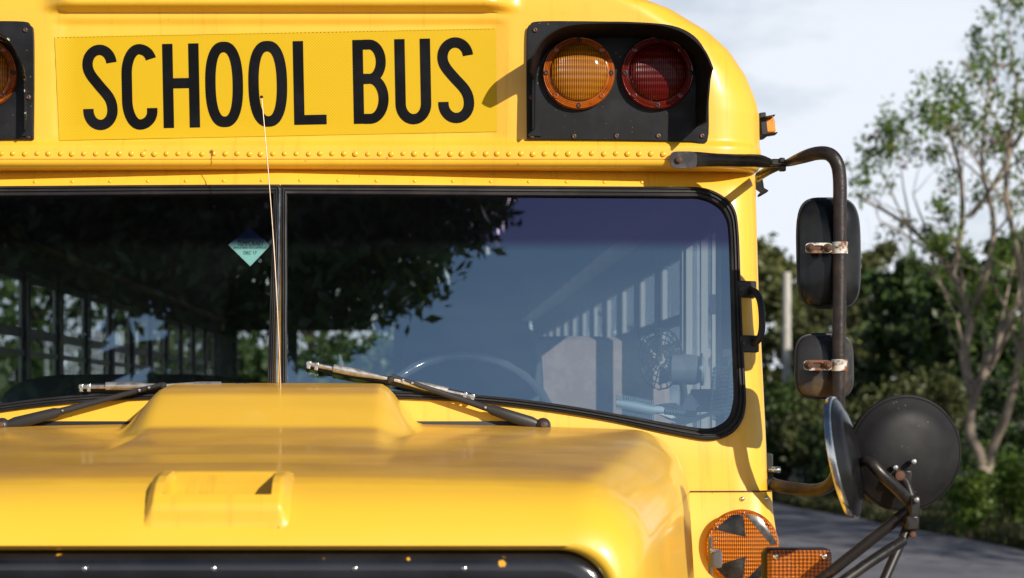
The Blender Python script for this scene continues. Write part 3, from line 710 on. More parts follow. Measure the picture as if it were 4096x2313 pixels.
# fenders under the frame edge
for sgn in (1, -1):
    mb = MB(); rows = []
    for k in range(25):
        a = math.pi * k / 24; Y = 4.22 - .62 * math.cos(a); zt = .85 + .44 * math.sin(a) ** .6
        rows.append([Vector((sgn * x, Y, z)) for x, z in ((.80, zt + .005), (.95, zt), (1.10, zt - .01), (1.17, zt - .03), (1.21, zt - .07), (1.225, zt - .13), (1.225, zt - .2))])
    mb.grid(rows); mb.build('fender', M['yellow'], bus, autosmooth=60)
    for yw_ in (4.22, 11.6):
        t = None
        mb = MB(); mb.lathe((sgn * (.93 if yw_ < 6 else .95), yw_, .5), (sgn, 0, 0), [(.30, 0), (.46, .0), (.50, .03), (.50, .22), (.46, .25), (.30, .25)], 40, caps=False); t = mb.build('wheel', M['tyre'], bus)
        mb = MB(); mb.lathe((sgn * (.98 if yw_ < 6 else 1.0), yw_, .5), (sgn, 0, 0), [(.30, 0), (.30, .19), (.27, .19), (.24, .1), (.12, .08), (.11, .16), (0, .17)], 32); mb.build('rim', M['plasticwhite'], t)
mb = MB(); mb.box((0, 3.30, .62), (2.3, .12, .30)); mb.build('bumper', M['black_visor'], bus, bevel=.03)
# fender marker lamp
c = D(2010, 1450, 4.2)
mb = MB(); mb.box(c + Vector((0, .03, 0)), (.140, .06, .115)); fl = mb.build('fender_marker_lamp', M['black'], bus, bevel=.012); tag(fl, 'rectangular amber marker lamp standing on the front fender')
mb = MB(); mb.box(c + Vector((0, -.008, 0)), (.134, .02, .109)); mb.build('lens', M['amber_grid2'], fl, origin=c, bevel=.010)
for xd in (1951, 2074): mb = MB(); q = D(xd, 1400, 4.18); mb.lathe(q, (0, -1, 0), [(.0055, 0), (.0055, .002), (.003, .004), (0, .004)], 12); mb.build('screw', M['chrome'], fl, origin=q)
mb = MB(); mb.tube([c + Vector((0, .03, -.05)), Vector((c.x, 4.23, 1.28))], .02); mb.build('stalk', M['black'], fl)

# ------------------------------------------------------------------ mirror arm and mirrors
P = lambda *a: D(*a)
ma = empty('mirror_arm', D(2112, 1000, 4.695), None, None, parent=bus); tag(ma, 'black tube mirror arm bolted to the brow')
pts = [D(1708, 403, 5.018), D(1746, 401, 5.016), D(1790, 402, 5.006), D(1850, 404, 4.98), D(1905, 405, 4.93), D(1945, 413, 4.89), D(1968, 414, 4.87)]
mb = MB(); mb.tube(cat_rom(pts, 5), .014, 14, flat=[(.019 - .003 * sst(4, 12, i) - .008 * sst(20, 27, i), .004 + .009 * sst(6, 14, i) - .007 * sst(22, 28, i)) for i in range(len(cat_rom(pts, 5)))])
br = mb.build('upper_bracket', M['strap'], ma)
p = D(1707, 403, 5.012); pc_ = D(1719, 403, 5.013); mb = MB(); mb.prism([pc_ + Vector((x, 0, z)) for x, z in sup(.033, .021, 4.5, 36)], (0, -.006, 0)); mb.build('mounting_foot', M['foot'], ma, autosmooth=40)
mb = MB(); mb.lathe(p + Vector((0, -.007, 0)), (0, -1, 0), [(.0085, 0), (.008, .005), (.004, .007), (0, .0075)], 12); mb.build('bolt', M['rust'], ma)
pts = [D(1962, 414, 4.865), D(1985, 409, 4.85), D(2020, 396, 4.775), D(2055, 386, 4.735), D(2085, 388, 4.705), D(2104, 408, 4.695), D(2112, 445, 4.695), D(2113, 520, 4.695), D(2112, 700, 4.695), D(2110, 900, 4.695), D(2108, 1040, 4.705), D(2107, 1150, 4.755), D(2104, 1195, 4.81), D(2085, 1222, 4.86), D(2050, 1234, 4.91), D(2000, 1230, 4.96), D(1955, 1222, 5.0), D(1932, 1212, 5.06)]
cc = cat_rom(pts, 6); nn = len(cc)
mb = MB(); mb.tube(cc, .015, 16, flat=[(.0065 + .0095 * sst(0, 16, i), .012 + .004 * sst(0, 16, i)) for i in range(nn)]); mb.build('pole', M['pole'], ma)
pts = [D(1968, 412, 4.87), D(1940, 425, 4.93), D(1915, 440, 5.02), D(1905, 446, 5.12)]
mb = MB(); mb.tube(cat_rom(pts, 4), .01, 10, flat=[(.013, .006)] * 13); mb.build('rear_bracket', M['strap'], ma)
mb = MB(); mb.box(D(1957, 409, 4.86), (.034, .02, .016)); mb.box(D(1966, 404, 4.855), (.014, .02, .012)); mb.box(D(1968, 424, 4.86), (.016, .018, .014)); mb.build('joint_bolt', M['strap'], ma, bevel=.003)
# lower clamp on the body
mb = MB(); mb.box(D(1930, 1186, 5.06), (.022, .05, .09)); mb.box(D(1940, 1215, 5.02), (.03, .03, .02)); mb.build('lower_clamp', M['black'], ma, bevel=.003)
mb = MB(); p = D(1933, 1181, 5.02); mb.lathe(p, (1, -.15, -.05), [(.008, 0), (.0085, .006), (.007, .008), (.0085, .014), (.007, .016), (.0085, .022), (.0075, .024), (.0075, .03), (0, .031)], 14); mb.build('stud', M['chrome'], ma)

def rect_mirror(x0, x1, y0, y1, Y, yaw, mback, nm, cl_y, label):
    a, b = D(x0, y0, Y), D(x1, y1, Y); c = (a + b) / 2; hw = abs(b.x - a.x) / 2 / math.cos(R(yaw)); hh = abs(a.z - b.z) / 2
    rot = Matrix.Rotation(R(yaw), 3, 'Z') @ Matrix.Rotation(R(-3), 3, 'X')
    rows = []
    for (k, d, ex) in ((1.0, .020, 4.2), (1.0, .0, 4.2), (.985, -.008, 4.2), (.95, -.013, 4.0), (.80, -.022, 3.6), (.60, -.028, 3.2), (.35, -.032, 3.0), (.12, -.034, 2.6), (.001, -.034, 2.4)):
        rows.append([c + rot @ Vector((x * (1 - (1 - k) * 1.0), d, z)) for x, z in [(q[0], q[1]) for q in sup(hw * k, hh * k - 0 * k, ex, 64)]])
    # keep the back flatter vertically
    mb = MB(); mb.grid(rows, closed=True); o = mb.build(nm, mback, bus); tag(o, label)
    mb = MB(); mb.add([c + rot @ Vector((x, .018, z)) for x, z in sup(hw * .96, hh * .96, 4.2, 48)], [tuple(range(48))]); mb.build('mirror_glass', M['mirror'], o)
    rim = [c + rot @ Vector((x, .002, z)) for x, z in sup(hw * 1.0, hh * 1.0, 4.2, 64)]
    mb = MB(); mb.tube(rim + [rim[0]], .0042, 8, caps=False); mb.build('rim', M['black'], o)
    # slotted clamp bar round the pole
    y = cl_y; Yc = 4.667
    mb = MB(); bw = .5
    A, B = D(x0 + 20, y - 13, Yc), D(2093, y + 13, Yc)
    def sl(u, v): return Vector((A.x + (B.x - A.x) * u, Yc, A.z + (B.z - A.z) * v))
    ou = [sl(.5 + .5 * x, .5 + .5 * z) for x, z in sup(1, 1, 5, 40)]; inn = [sl(.43 + .23 * x, .5 + .26 * z) for x, z in sup(1, 1, 5, 40)]
    back = Vector((0, .004, 0))
    mb.grid([[p + back for p in inn], inn, ou, [p + back for p in ou]], closed=True)
    cl = mb.build('clamp_bar', M['clampw'], o, autosmooth=40)
    pc = D(2112, y, 4.695); mb = MB(); mb.lathe(pc + Vector((0, 0, -.0135)), (0, 0, 1), [(.0165, 0), (.019, 0), (.019, .027), (.0165, .027)], 24, up=(0, 1, 0), caps=False); mb.build('clamp_band', M['clampw'], o)
    mb = MB(); mb.box(sl(.5, .5) + Vector((0, .016, 0)), (abs(B.x - A.x) * .8, .024, .016)); mb.build('clamp_spacer', M['rust'], o)
    for u in (.17, .84):
        q = sl(u, .5); mb = MB(); mb.lathe(q, (0, -1, 0), [(.0105, -.003), (.0105, .003), (.0085, .004), (.0085, .009), (.006, .0095), (.0045, .014), (0, .0145)], 6 + 6); mb.build('nut', M['rust'], o)
M['mirror'] = mat('mirror_glass', (.9, .9, .9), .03, metal=1)
rect_mirror(2007, 2163, 500, 774, 4.745, 4, M['mback'], 'flat_mirror', 624, 'tall black backed mirror, upper of the two on the pole')
rect_mirror(2002, 2146, 842, 1000, 4.745, 6, M['mbackr'], 'convex_mirror', 919, 'shorter rust-stained black mirror, lower on the pole')

# grab handle on the pillar
gh = empty('grab_handle', D(1898, 870, 5.1), None, None, parent=bus)
for yd in (732, 868):
    q = D(1899, yd, 5.12); z = q.z; w = wz(z); x, y = wrap(w - .085 + .04, w - .002, .085, lambda X: yw(X, z))
    mb = MB(); nrm = Vector((.47, -.88, 0)); rot = Vector((0, -1, 0)).rotation_difference(nrm).to_matrix()
    mb.box(Vector((x, y, z)) + nrm * .004, (.058, .010, .042), rot); mb.build('foot', M['black'], gh, bevel=.003)
    for du in (-.018, .018):
        mb = MB(); mb.lathe(Vector((x, y, z)) + nrm * .009 + rot @ Vector((du, 0, 0)), nrm, [(.006, 0), (.006, .003), (.003, .004), (.003, .002), (0, .002)], 10); mb.build('screw', M['screw'], gh)
pts = []
for yd, o_ in ((732, .006), (742, .026), (765, .038), (800, .041), (835, .038), (858, .026), (868, .006)):
    q = D(1899, yd, 5.12); z = q.z; w = wz(z); x, y = wrap(w - .085 + .05, w - .002, .085, lambda X: yw(X, z)); pts.append(Vector((x, y, z)) + Vector((.62, -.78, 0)) * o_)
cc = cat_rom(pts, 5); mb = MB(); mb.tube(cc, .0085, 12); mb.build('grip', M['black'], gh)

# cross-view mirrors on their tripod
def disc(c, nrm, r, nm, label, mats):
    c = Vector(c); nrm = Vector(nrm).normalized()
    mb = MB(); mb.lathe(c, nrm, [(r * 1.0, -.004), (r * 1.0, .0), (r * .985, .004), (r * .96, .007), (r * .80, .013), (r * .78, .016), (r * .5, .023), (r * .2, .027), (0, .028)], 72, caps=False)
    o = mb.build(nm, mats, bus, autosmooth=60); tag(o, label)
    mb = MB(); mb.lathe(c, -nrm, [(r * .985, .002), (r * .9, .006), (r * .6, .012), (r * .3, .015), (0, .016)], 48, caps=False); mb.build('mirror_glass', M['mirror'], o)
    mb = MB(); ring = []
    mb.lathe(c, nrm, [(r * .96, -.010), (r * 1.02, -.008), (r * 1.03, -.002), (r * 1.02, .003), (r * .99, .005)], 72, caps=False); return o, mb
c1 = D(2276, 1141, 4.12); d1, rmb = disc(c1, (.12, -1, -.05), .1165, 'cross_view_mirror', 'round black mirror back facing the camera', M['disc']); rmb.build('rim', M['disc'], d1)
c2 = D(2124, 1152, 4.05); d2, rmb = disc(c2, (.905, -.36, .19), .122, 'cross_view_mirror', 'round black mirror with a silver rim seen nearly edge-on', M['mback']); rmb.build('rim', M['chrome'], d2)
tp = empty('mirror_tripod', (1.12, 4.15, 1.29), None, None, parent=bus); tag(tp, 'rusty rod tripod holding the two round mirrors')
def rod(nm, pts, r, m_, flat=None): 
    mb = MB(); mb.tube(pts, r, 12, flat=flat); return mb.build(nm, m_, tp)
rod('rod', [D(2285, 1285, 4.06), Vector((1.06, 4.12, 1.27))], .0115, M['rustrod'])
rod('rod', [D(2295, 1300, 4.06), D(2215, 1480, 4.0)], .010, M['rustrod'])
rod('rod', [D(2272, 1360, 4.03), D(2180, 1420, 3.98), D(2110, 1470, 3.95)], .011, M['strap'])
rod('arm', cat_rom([D(2160, 1168, 4.06), D(2185, 1160, 4.03), D(2215, 1190, 4.02), D(2260, 1232, 4.03), D(2295, 1268, 4.05)], 5), .0105, M['strap'], flat=[(.0085 + .0035 * sst(0, 8, i), .012) for i in range(21)])
rod('upright', [D(2262, 1196, 4.075), D(2280, 1215, 4.068), D(2294, 1260, 4.06), D(2298, 1320, 4.05), D(2288, 1340, 4.05)], .010, M['strap'])
for q, sz_ in ((D(2276, 1200, 4.085), (.028, .014, .03)), (D(2298, 1275, 4.04), (.02, .03, .045)), (D(2292, 1315, 4.04), (.026, .03, .03))): mb = MB(); mb.box(q, sz_); mb.build('clamp', M['strap'], tp, bevel=.004)
for (xd, yd, Y, rr) in ((2263, 1197, 4.065, .0115), (2298, 1162, 4.075, .006), (2252, 1177, 4.075, .006), (2305, 1258, 4.02, .006), (2296, 1345, 4.03, .007)):
    mb = MB(); q = D(xd, yd, Y); mb.lathe(q, (0, -1, 0), [(rr, -.01), (rr, .002), (rr * .8, .005), (0, .006)], 10); mb.build('bolt', M['chrome'] if rr < .0065 else M['rust'], tp)
rod('brace', [D(2160, 1168, 4.06), D(2148, 1172, 4.05)], .009, M['strap'])

# ------------------------------------------------------------------ wipers, antenna
def wiper(piv, tip, blade, bend, label):
    wp = empty('wiper', piv, None, None, parent=bus); tag(wp, label)
    piv, tip = Vector(piv), Vector(tip); m1 = piv.lerp(tip, .36)
    mb = MB(); d = (tip - piv)
    mb.tube([piv, piv.lerp(tip, .05), piv.lerp(tip, .08), piv.lerp(tip, .33), piv.lerp(tip, .36), piv.lerp(tip, .7), tip], .008, 10, flat=[(.011, .007), (.013, .008), (.0155, .010), (.0125, .009), (.0085, .006), (.0065, .004), (.0055, .0035)])
    mb.build('arm', M['wiperarm'], wp)
    mb = MB(); mb.lathe(piv + Vector((0, .012, 0)), (0, -1, .2), [(.019, 0), (.019, .018), (.014, .026), (.006, .03), (0, .03)], 18); mb.build('pivot', M['wiperarm'], wp)
    mb = MB(); mb.lathe(piv + Vector((0, -.017, .004)), (0, -1, .2), [(.008, 0), (.007, .006), (0, .008)], 10); mb.build('pivot_nut', M['rust'], wp)
    for t in (.38, .86, .92):
        q = piv.lerp(tip, t) + Vector((0, -.007, .0)); mb = MB(); mb.lathe(q, (0, -1, 0), [(.0036, 0), (.003, .002), (0, .0025)], 8); mb.build('pin', M['chrome'], wp)
    a, b = Vector(blade[0]), Vector(blade[1])
    L_ = lambda t: a.lerp(b, t)
    up = Vector((0, 0, 1))
    for (t0, t1, w0_, w1_) in ((.16, .48, .0095, .0065), (.84, .52, .0095, .0065)):
        mb = MB(); off = Vector((0, -.018, .004))
        mb.tube([L_(t0) + off, L_(t0 * .6 + t1 * .4) + off, L_(t1) + off + Vector((0, -.004, .001))], .006, 8, flat=[(w0_, .004), (w0_, .0045), (w1_ * .55, .004)]); mb.build('blade_bridge', M['wiper'], wp)
    off = Vector((0, -.012, .002))
    for t0, t1 in ((0, .17), (.83, 1)): mb = MB(); mb.tube([L_(t0) + off, L_(t1) + off], .0055, 8); mb.build('blade_claw', M['wiper'], wp)
    for t in (.015, .985, .06, .94):
        mb = MB(); mb.box(L_(t) + Vector((0, -.010, 0)), (.010, .014, .020), Vector((1, 0, 0)).rotation_difference((b - a).normalized()).to_matrix()); mb.build('end_clip', M['chrome'], wp, bevel=.002)
    mb = MB(); mb.tube([L_(0), L_(.5), L_(1)], .004, 8, flat=[(.0105, .0045)] * 3); mb.build('blade_rubber', M['black'], wp)
    q = L_(.5) + Vector((0, -.018, .004)); mb = MB(); mb.lathe(q, (0, -1, 0), [(.009, -.004), (.009, .004), (.006, .009), (0, .01)], 12); mb.build('blade_joint', M['wiperarm'], wp)
def ws_front(xd, yd, out):
    p = on_ws(xd, yd); n = 0
    Y = p.y
    for _ in range(6): q = D(xd, yd, Y); Y = yw(q.x, q.z) - out
    return D(xd, yd, Y)
wiper(ws_front(1366, 1074, .03), ws_front(984, 946, .04), (ws_front(772, 917, .016), ws_front(1194, 1002, .016)), 0, 'windshield wiper on the right pane, blade tilted')
wiper(ws_front(6, 1074, .03), ws_front(408, 967, .04), (ws_front(201, 976, .016), ws_front(627, 974, .016)), 0, 'windshield wiper on the left pane, blade level')
p0, p1 = D(707, 1005, 4.78), D(658, 240, 4.83)
an = empty('antenna', p0, None, None, parent=bus); tag(an, 'thin whip antenna with a ball tip before the windshield')
mb = MB(); cc = [p0.lerp(p1, t) + Vector((.006 * math.sin(math.pi * t), 0, 0)) for t in [k / 16 for k in range(17)]]
mb.tube([p0 + Vector((0, 0, -.12))] + cc, [.0016] * 10 + [.0012] * 8, 8); mb.build('mast', M['mast'], an)
mb = MB(); mb.lathe(p1 - Vector((0, 0, .004)), (0, 0, 1), [(0, -.0042), (.003, -.003), (.0042, 0), (.003, .003), (0, .0042)], 12); mb.build('ball_tip', M['strap'], an)

# inspection sticker inside the left pane
def st(xd, yd, o_=.004):
    p = on_ws(xd, yd); return Vector((p.x, p.y + o_, p.z))
M['sticker'] = mat('pale_mint_sticker', (.50, .82, .72), .6)
M['ink'] = mat('dark_green_ink', (.015, .06, .05), .7)
mb = MB(); mb.add([st(574, 616), st(629, 670), st(680, 617), st(627, 571)], [(0, 1, 2, 3)]); stk = mb.build('inspection_sticker', M['sticker'], bus, smooth=False); tag(stk, 'mint diamond sticker lettered TEMPORARY inside the left pane')
def text(body, xd, yd, wpx, hpx, par, m_, sx=0):
    cu = bpy.data.curves.new('t', 'FONT'); cu.body = body; cu.align_x = 'CENTER'; cu.align_y = 'CENTER'; cu.size = 1
    t = bpy.data.objects.new('t', cu); COL.objects.link(t); dg = bpy.context.evaluated_depsgraph_get(); dg.update()
    me = bpy.data.meshes.new_from_object(t.evaluated_get(dg)); bpy.data.objects.remove(t)
    co = np.array([v.co[:] for v in me.vertices]); mn, mxx = co.min(0), co.max(0); me.materials.clear(); me.materials.append(m_)
    o = bpy.data.objects.new('lettering', me); COL.objects.link(o); org = st(xd, yd, .003); place(o, par, org)
    for v in me.vertices:
        u = (v.co.x - (mn[0] + mxx[0]) / 2) / (mxx[0] - mn[0]); w_ = (v.co.y - (mn[1] + mxx[1]) / 2) / (mxx[1] - mn[1])
        q = st(xd + u * wpx, yd - w_ * hpx, .003); v.co = q - org
    tag(o, 'dark print reading ' + body)
text('TEMPORARY', 630.5, 612, 66, 14, stk, M['ink']); text('VEHICLE INSPECTION CERTIFICATE', 629, 623, 86, 5, stk, M['ink']); text('DEC 17', 629, 636, 33, 8, stk, M['letter'])

# ------------------------------------------------------------------ sides, windows, interior
ZW0, ZW1 = 1.62, 2.215
y_first, bay = 6.42, .71; nb = 12; YB_ = y_first + nb * bay + .3
for sgn in (-1, 1):
    mb = MB(); X = 1.235
    mb.grid([[Vector((sgn * x, y, z)) for y in (5.24, 8, 11, YB_)] for x, z in ((1.222, .55), (1.222, 1.0), (1.216, 1.4), (1.212, ZW0))])
    mb.grid([[Vector((sgn * x, y, z)) for y in (5.24, 8, 11, YB_)] for x, z in ((1.208, ZW1), (1.209, 2.28), (1.212, 2.3154))])
    wl = mb.build('side_wall', M['yellow'], bus)
    mb = MB()
    mb.grid([[Vector((sgn * 1.175, y, z)) for y in (5.3, 8, 11, YB_)] for z in (.95, ZW0)]); mb.grid([[Vector((sgn * x, y, z)) for y in (5.3, 8, 11, YB_)] for x, z in ((1.175, ZW1), (1.15, 2.36))])
    mb.grid([[Vector((sgn * x, y, ZW0)) for y in (5.3, 8, 11, YB_)] for x in (1.175, 1.212)]); mb.grid([[Vector((sgn * x, y, ZW1)) for y in (5.3, 8, 11, YB_)] for x in (1.175, 1.208)])
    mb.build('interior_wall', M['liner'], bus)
    # posts
    pm = MB(); pm.box((0, 0, (ZW0 + ZW1) / 2), (.028, .07, ZW1 - ZW0)); pm.box((-sgn * .017, -.02, (ZW0 + ZW1) / 2), (.006, .022, ZW1 - ZW0), m=1); pm.box((-sgn * .017, .022, (ZW0 + ZW1) / 2), (.006, .018, ZW1 - ZW0), m=1)
    pme = pm.mesh('window_post', [M['post'], M['frame']], smooth=False)
    wm = MB(); hb = (bay - .1) / 2
    for z in (ZW0 + .02, ZW1 - .02): wm.box((0, 0, z), (.016, 2 * hb, .03))
    wm.box((0, 0, 1.98), (.018, 2 * hb, .035)); wm.box((-.008 * sgn, 0, 1.90), (.012, 2 * hb, .02))
    for y in (-hb + .012, hb - .012): wm.box((0, y, (ZW0 + ZW1) / 2), (.012, .018, ZW1 - ZW0 - .01))
    wme = wm.mesh('window', M['frame'], smooth=False)
    gm = MB(); gm.add([(0, -hb, ZW0), (0, hb, ZW0), (0, hb, ZW1), (0, -hb, ZW1)], [(0, 1, 2, 3)]); gme = gm.mesh('pane', M['window'], smooth=False)
    for k in range(nb + 1):
        inst('window_post', pme, bus, (sgn * 1.192, y_first + k * bay, 0))
        if k < nb:
            wo = inst('window', wme, bus, (sgn * 1.195, y_first + (k + .5) * bay, 0)); inst('pane', gme, wo, (sgn * 1.197, y_first + (k + .5) * bay, 0))
    inst('window_post', pme, bus, (sgn * 1.15, 5.33, 0))
# driver's window rails and its white striker plates
mb = MB()
for y, wd in ((5.52, .022), (5.60, .03), (5.72, .02), (5.95, .03), (6.3, .05)): mb.box((1.18, y, (ZW0 + ZW1) / 2), (.02, wd, ZW1 - ZW0))
dw = mb.build('driver_window', M['frame'], bus)
mb = MB(); mb.add([(1.200, 5.36, ZW0), (1.200, 6.38, ZW0), (1.200, 6.38, ZW1), (1.200, 5.36, ZW1)], [(0, 1, 2, 3)]); mb.build('pane', M['window'], dw, smooth=False)
for xd in (1797, 1829): mb = MB(); mb.box(D(xd, 766, 5.56), (.026, .004, .055)); mb.build('striker_plate', M['plasticwhite'], dw)
# interior ceiling, floor, rear wall
mb = MB(); rows = []
for y in (5.22, 6, 8, 10, 12, YB_): rows.append([Vector((x, y, z)) for x, z in [(s * a, b) for s, a, b in [(-1, 1.15, 2.34), (-1, 1.12, 2.46), (-1, 1.04, 2.58), (-1, .85, 2.68), (-1, .45, 2.77), (1, 0, 2.80), (1, .45, 2.77), (1, .85, 2.68), (1, 1.04, 2.58), (1, 1.12, 2.46), (1, 1.15, 2.34)]]])
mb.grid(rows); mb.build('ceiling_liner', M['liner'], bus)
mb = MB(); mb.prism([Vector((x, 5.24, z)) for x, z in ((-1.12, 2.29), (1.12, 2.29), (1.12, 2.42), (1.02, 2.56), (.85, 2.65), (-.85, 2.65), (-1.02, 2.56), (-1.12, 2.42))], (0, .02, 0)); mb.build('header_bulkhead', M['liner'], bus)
mb = MB(); mb.box((0, 10, .92), (2.35, 10, .05)); mb.build('floor_panel', M['floor'], bus)
mb = MB()
rw = YB_
for (x0, x1, z0_, z1) in ((-1.22, 1.22, .6, 1.80), (-1.22, -1.05, 1.80, 2.24), (-.68, -.60, 1.80, 2.24), (.12, .25, 1.80, 2.24), (.62, .68, 1.8, 2.24), (1.05, 1.22, 1.80, 2.24)):
    mb.box(((x0 + x1) / 2, rw, (z0_ + z1) / 2), (x1 - x0, .06, z1 - z0_))
arch = [(1.15, 2.34), (1.12, 2.46), (1.04, 2.58), (.85, 2.68), (.45, 2.77), (0, 2.80)]
mb.prism([Vector((x, rw - .02, z)) for x, z in [(-1.15, 2.241), (1.15, 2.241)] + arch + [(-a, b) for a, b in arch[-2::-1]]], (0, .04, 0))
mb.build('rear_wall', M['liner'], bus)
# seats
bm_ = MB()
def rsup(cx, cz, hw, hh, e, y0, y1):
    a = [Vector((cx + x, y0, cz + z)) for x, z in sup(hw * .94, hh * .97, e, 40)]; b = [Vector((cx + x, y0 + .03, cz + z)) for x, z in sup(hw, hh, e, 40)]
    c = [Vector((cx + x, y1 - .03, cz + z)) for x, z in sup(hw, hh, e, 40)]; d = [Vector((cx + x, y1, cz + z)) for x, z in sup(hw * .94, hh * .97, e, 40)]
    m_ = MB(); m_.grid([a, b, c, d], closed=True); m_.add(a, [tuple(range(40))]); m_.add(d, [tuple(range(40))]); return m_
ds = empty('driver_seat', (.50, 6.05, .95), None, None, parent=bus)
rsup(.50, 1.62, .215, .34, 5, 6.02, 6.14).build('backrest', M['dark_seat'], ds); mb = MB(); mb.box((.50, 5.82, 1.36), (.46, .46, .12)); mb.build('cushion', M['dark_seat'], ds, bevel=.04)
mb = MB(); mb.tube([Vector((.50, 5.85, .95)), Vector((.50, 5.85, 1.3))], .07); mb.build('pedestal', M['black'], ds)
bar = rsup(.845, 1.46, .325, .47, 5, 6.62, 6.70); bo = bar.build('crash_barrier', M['grey_fabric'], bus); tag(bo, 'grey vinyl barrier behind the driver, partly sunlit')
sb = rsup(0, 1.45, .48, .36, 5, 0, .10); sbm = sb.mesh('backrest', M['dark_seat']); cm = MB(); cm.box((0, -.22, 1.28), (.94, .42, .12)); cmm = cm.mesh('cushion', M['dark_seat'])
for k in range(8):
    for sgn in (-1, 1):
        if sgn > 0 and k == 0: continue
        e = empty('bench_seat', (sgn * .66, 7.0 + k * .82, .95), None, None, parent=bus)
        inst('backrest', sbm, e, (sgn * .66, 7.0 + k * .82, .0)); inst('cushion', cmm, e, (sgn * .66, 7.0 + k * .82, 0))
# dashboard
mb = MB(); rows = []
for X in np.linspace(-1.16, 1.16, 40):
    f = yw(X, 1.63) + .02; zt = 1.655 - .05 * abs(X) ** 2
    rows.append([Vector((X, f, 1.2)), Vector((X, f, zt - .03)), Vector((X, f + .03, zt)), Vector((X, f + .22, zt + .004)), Vector((X, f + .28, zt - .03)), Vector((X, f + .30, 1.1))])
mb.grid(rows); mb.build('dashboard', M['dash'], bus)
# steering wheel
stw = empty('steering_wheel', D(1165, 1095, 5.42), None, None, parent=bus); c = D(1165, 1095, 5.42); ax = Vector((0, -.55, -.83)).normalized(); ax = Vector((0, -.82, .57)).normalized()
rot = Vector((0, 0, 1)).rotation_difference(ax).to_matrix(); rim = [c + rot @ Vector((.248 * math.cos(2 * math.pi * k / 96), .262 * math.sin(2 * math.pi * k / 96), 0)) for k in range(97)]
mb = MB(); mb.tube(rim, [.0125 + (.0022 if k % 4 < 2 else 0) for k in range(97)], 12, caps=False); mb.build('rim', M['wheel'], stw)
mb = MB()
for a in (30, 150, 270): mb.tube([c + rot @ Vector((.05 * math.cos(R(a)), .05 * math.sin(R(a)), -.03)), c + rot @ Vector((.245 * math.cos(R(a)), .25 * math.sin(R(a)), 0))], .009)
mb.build('spokes', M['wheel'], stw); mb = MB(); mb.lathe(c - ax * .04, ax, [(.07, 0), (.075, .02), (.05, .04), (0, .045)], 32); mb.build('hub', M['wheel'], stw)
# cabin fan
fn = empty('cabin_fan', D(1700, 985, 5.55), None, None, parent=bus); c = D(1660, 903, 5.62)
mb = MB()
for k in range(5):
    r = .02 + k * .016; ring = [c + Vector((r * .75 * math.cos(2 * math.pi * q / 32), -.035 * (1 - (r / .13) ** 2) + .3 * r * math.cos(2 * math.pi * q / 32) * .5, r * math.sin(2 * math.pi * q / 32))) for q in range(33)]; mb.tube(ring, .0022, 6, caps=False)
for q in range(20):
    a = 2 * math.pi * q / 20; mb.tube([c + Vector((r * .75 * math.cos(a), -.035 * (1 - (r / .13) ** 2) + .15 * r * math.cos(a), r * math.sin(a))) for r in (.015, .04, .065, .086)] + [c + Vector((.065 * math.cos(a), .05 + .013 * math.cos(a), .086 * math.sin(a)))], .0018, 6)
mb.build('guard', M['black'], fn); mb = MB()
for q in range(4):
    a = math.pi / 2 * q + .4; mb.add([c + Vector((r * .75 * math.cos(a + s), .02 + t, r * math.sin(a + s))) for r, s, t in ((.02, -.3, 0), (.075, -.45, -.01), (.075, .35, .015), (.02, .3, 0))], [(0, 1, 2, 3)])
mb.build('blade', M['dash'], fn); mb = MB(); q = D(1712, 930, 5.58); mb.lathe(q, (1, -.25, 0), [(.03, -.03), (.042, -.02), (.042, .04), (.036, .055), (.0, .056)], 28); mb.build('motor', M['wheel'], fn)
mb = MB(); mb.lathe(q + Vector((.055, -.014, 0)), (1, -.25, 0), [(.044, 0), (.046, .006), (.038, .009), (.0, .008)], 28); mb.build('motor_cap', M['chrome'], fn)
mb = MB(); mb.tube([D(1715, 945, 5.58), D(1722, 1000, 5.55), D(1720, 1060, 5.5)], .010); mb.build('stand', M['black'], fn)

# things on the dashboard
def brush():
    e = empty('hairbrush', D(1640, 1035, 5.06), 'pale blue hairbrush with a dark ribbed grip lying on the dashboard', 'hairbrush')
    a, b, c_ = D(1552, 1014, 5.10), D(1645, 1032, 5.07), D(1752, 1043, 5.05)
    mb = MB(); mb.tube([a, a.lerp(b, .5), b, b.lerp(c_, .25)], .012, 12, flat=[(.010, .010), (.012, .012), (.010, .010), (.006, .006)]); mb.build('head', M['brush'], e)
    mb = MB(); g = [b.lerp(c_, .25 + .75 * k / 24) for k in range(25)]; mb.tube(g, [.0075 + (.0016 if k % 2 else 0) for k in range(25)], 12); mb.build('grip', M['brushgrip'], e)
    mb = MB()
    for k in range(22):
        p = a.lerp(b, k / 21)
        for an_ in (-60, -30, 0, 30, 60, 120, 180, 240):
            d = Vector((0, math.sin(R(an_)) * .6, math.cos(R(an_)))); mb.tube([p, p + d * .024], .0007, 4)
    o = mb.build('bristles', M['brush'], e); o['kind'] = 'stuff'
brush()
for i, (poly, lab) in enumerate((([(1590, 1040, 5.12), (1760, 1062, 5.04), (1835, 1050, 5.10), (1700, 1022, 5.22)], 'white sheet of paper curling up on the dashboard by the seal'), ([(1680, 1030, 5.16), (1735, 1000, 5.2), (1770, 1030, 5.15), (1730, 1042, 5.1)], 'white paper standing folded behind the hairbrush'))):
    a, b, c_, d = [D(*q) for q in poly]; mb = MB(); rows = []
    for j in range(9):
        rows.append([(a.lerp(b, k / 12)).lerp(d.lerp(c_, k / 12), j / 8) + Vector((0, 0, .012 * math.sin(k * .55 + j * .3 + i))) for k in range(13)])
    mb.grid(rows); o = mb.build('paper_sheet', M['paper'], None, origin=(a + c_) / 2); tag(o, lab, 'paper')
